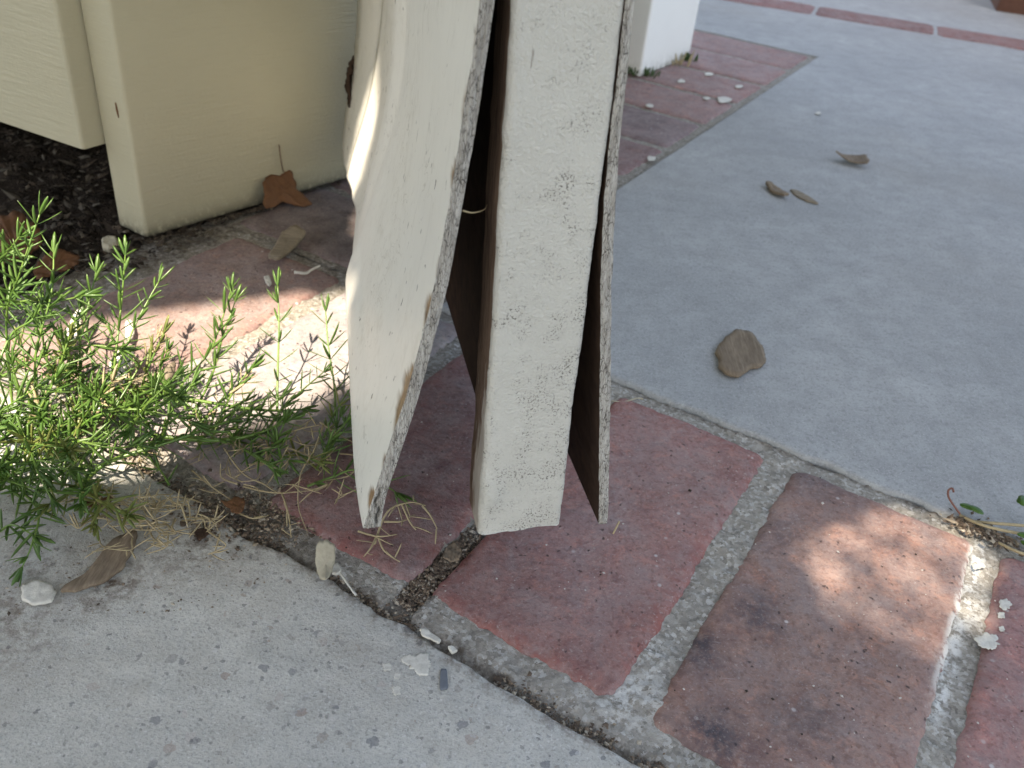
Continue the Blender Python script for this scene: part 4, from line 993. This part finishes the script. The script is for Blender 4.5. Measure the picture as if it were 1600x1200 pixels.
for i in range(240):
    p = G(RNG.normal(1545, 32), RNG.normal(815, 9), .001); s = p@E1; p = ST(s, .4615+RNG.normal(0, .004), .0005)
    pts.append(p); sz.append(np.clip(RNG.lognormal(-7.0, .4), .0004, .002))
lumps('joint_litter', np.array(pts), sz, pal(len(pts)), MAT['debris'], label='brown litter in the joint around the small weed', cat='dirt', long_=2.5)
# moss tufts at the white post foot
for i, (x, y, l_) in enumerate(((1044, 100, 'pale grass tuft at the front of the white post foot'), (1062, 94, 'darker moss tuft at the right corner of the white post'), (998, 118, 'dark moss at the left corner of the white post'))):
    b_ = G(x, y); V, F = [], []
    for k in range(46):
        rg = random.Random(i*99+k); o_ = np.array([rg.gauss(0, .012), rg.gauss(0, .004), 0]); cladode(V, F, o_, np.array([rg.gauss(0, .4), rg.gauss(0, .4), 1]), np.array([.3, 1, 0.]), rg.uniform(.008, .026 if i == 0 else .014), .0011, rg.uniform(0, .3))
    o = mk('moss_tuft', np.array(V), F, MAT['straw'] if i == 0 else MAT['crown'], loc=None); o.location = b_; tag(o, l_, 'moss')

# ================================================================== ADDED CANOPY (unseen, put in to block the sun and leave set gaps)
SH = -SDIR[:2]/SDIR[2]                           # ground shift per metre of height
def inpoly(p, poly):
    x, y = p; c = False; n_ = len(poly)
    for i in range(n_):
        x1, y1 = poly[i]; x2, y2 = poly[i-1]
        if (y1 > y) != (y2 > y) and x < (x2-x1)*(y-y1)/(y2-y1)+x1: c = not c
    return c
def gp(*pp): return [G(x, y)[:2] for x, y in pp]
HOLES = [gp((-60, 530), (60, 515), (200, 500), (320, 480), (420, 469), (545, 457), (575, 520), (560, 590), (520, 640), (420, 650), (300, 690), (200, 740), (60, 760), (-80, 740)),
         gp((1270, 868), (1330, 838), (1400, 806), (1470, 820), (1530, 860), (1535, 930), (1515, 1000), (1440, 1000), (1330, 965))]
def gw(u, o, z): p = GO+DG*u+NG*o; return p[:2]+SH*(z+g)
HOLES.append([gw(.372, -.034, -.005), gw(.414, -.036, 0), gw(.416, -.022, .05), gw(.412, -.012, .085), gw(.392, -.012, .085), gw(.378, -.022, .05)])
HOLES.append(gp((230, 840), (330, 822), (420, 825), (490, 880), (480, 960), (360, 985), (230, 930)))
SOFT = []
tb = np.array([-1.0, -1.9, 0.0])
added_canopy = empty('added_canopy', tb); tag(added_canopy, 'added leaf canopy behind the viewer, gaps shaped to place the sun patches', 'added_canopy')
V, F = tubeVF(spline([(0, 0, -.05), (.05, .05, .8), (.0, .2, 1.6), (.15, .5, 2.2), (.4, 1.0, 2.7)], 20), np.linspace(.13, .05, 20), 12)
mk('trunk', V, F, MAT['trunk'], added_canopy)
D0 = 2.6
ctr = np.array([.02, .72, 0]) + SDIR*D0
ax1 = np.cross(SDIR, [0, 0, 1.0]); ax1 /= np.linalg.norm(ax1); ax2 = np.cross(SDIR, ax1)
LV, LF = [], []
cnt = 0
rg = np.random.default_rng(5)
spc = .034
for layer in (0, 1):
  for iu in range(-62, 63):
   for iv in range(-62, 63):
    uu, vv = iu*spc+rg.uniform(-.016, .016), iv*spc+rg.uniform(-.016, .016)
    if uu*uu/2.0**2+vv*vv/2.0**2 > 1+rg.uniform(-.1, .1): continue
    p = ctr+ax1*uu+ax2*vv+SDIR*(rg.normal(0, .10)+.12*layer)
    gpnt = p[:2]+SH*p[2]
    Ls = rg.uniform(.05, .075)
    nrm = SDIR+rg.normal(0, .28, 3); nrm /= np.linalg.norm(nrm)
    a = np.cross(nrm, rg.normal(0, 1, 3)); a /= np.linalg.norm(a); b = np.cross(nrm, a)
    vs = [p+a*Ls, p+b*Ls*.5+nrm*.006, p-a*Ls*.9, p-b*Ls*.5+nrm*.006]
    bad = False
    for v in [p]+vs+[(vs[0]+vs[1])/2, (vs[1]+vs[2])/2, (vs[2]+vs[3])/2, (vs[3]+vs[0])/2]:
        g2 = v[:2]+SH*v[2]
        if any(inpoly(g2, h) for h in HOLES): bad = True; break
    if not bad:
        for h, pr in SOFT:
            if inpoly(gpnt, h) and rg.random() < pr: bad = True
    if bad: continue
    o_ = len(LV); LV += [v-tb for v in vs]; LF.append([o_, o_+1, o_+2, o_+3])
# small added leaf cards: sharpen the sun gaps, thinly fill the half shaded ones
allp = [p_ for h in HOLES for p_ in h]
def seg_d(p, h):
    d = 9.
    for i in range(len(h)):
        a, b = np.array(h[i-1]), np.array(h[i]); ab = b-a; t = np.clip((p-a)@ab/(ab@ab+1e-12), 0, 1); d = min(d, np.linalg.norm(p-a-ab*t))
    return d
for h, dens in ((HOLES[0], 0), (HOLES[1], 1), (HOLES[2], 0), (HOLES[3], 2)):
    lsz = .0105; h_ = np.array(h); lo = h_.min(0)-.10; hi = h_.max(0)+.10
    st_ = .0095
    for gx in np.arange(lo[0], hi[0], st_):
        for gy in np.arange(lo[1], hi[1], st_):
            g2 = np.array([gx, gy])+rg.uniform(-.003, .003, 2); lsz = .0105
            ins = [inpoly(g2, q) for q in HOLES]
            dd_ = seg_d(g2, h)
            if any(ins):
                if not inpoly(g2, h) or dens == 0: continue
                c_ = h_.mean(0); k_ = np.clip(.5+(.8*(g2[0]-c_[0])+.3*(g2[1]-c_[1]))/.09, 0, 1)
                lsz = .0084-.0024*k_ if dens == 1 else .0083
            elif dd_ > .09: continue
            elif min(seg_d(g2, q) for q in HOLES) < .006: continue
            hh = D0*SDIR[2]+rg.normal(0, .08)
            p = np.array([g2[0]-SH[0]*hh, g2[1]-SH[1]*hh, hh]); Ls = lsz
            nrm = SDIR+rg.normal(0, .25, 3); nrm /= np.linalg.norm(nrm)
            a = np.cross(nrm, rg.normal(0, 1, 3)); a /= np.linalg.norm(a); b = np.cross(nrm, a)
            o_ = len(LV); LV += [p+a*Ls-tb, p+b*Ls*.75-tb, p-a*Ls-tb, p-b*Ls*.75-tb]; LF.append([o_, o_+1, o_+2, o_+3])
cr = mk('crown', np.array(LV), LF, MAT['crown'], added_canopy, smooth=False)  # unseen leaf cards laid out to stop the sun outside the gaps
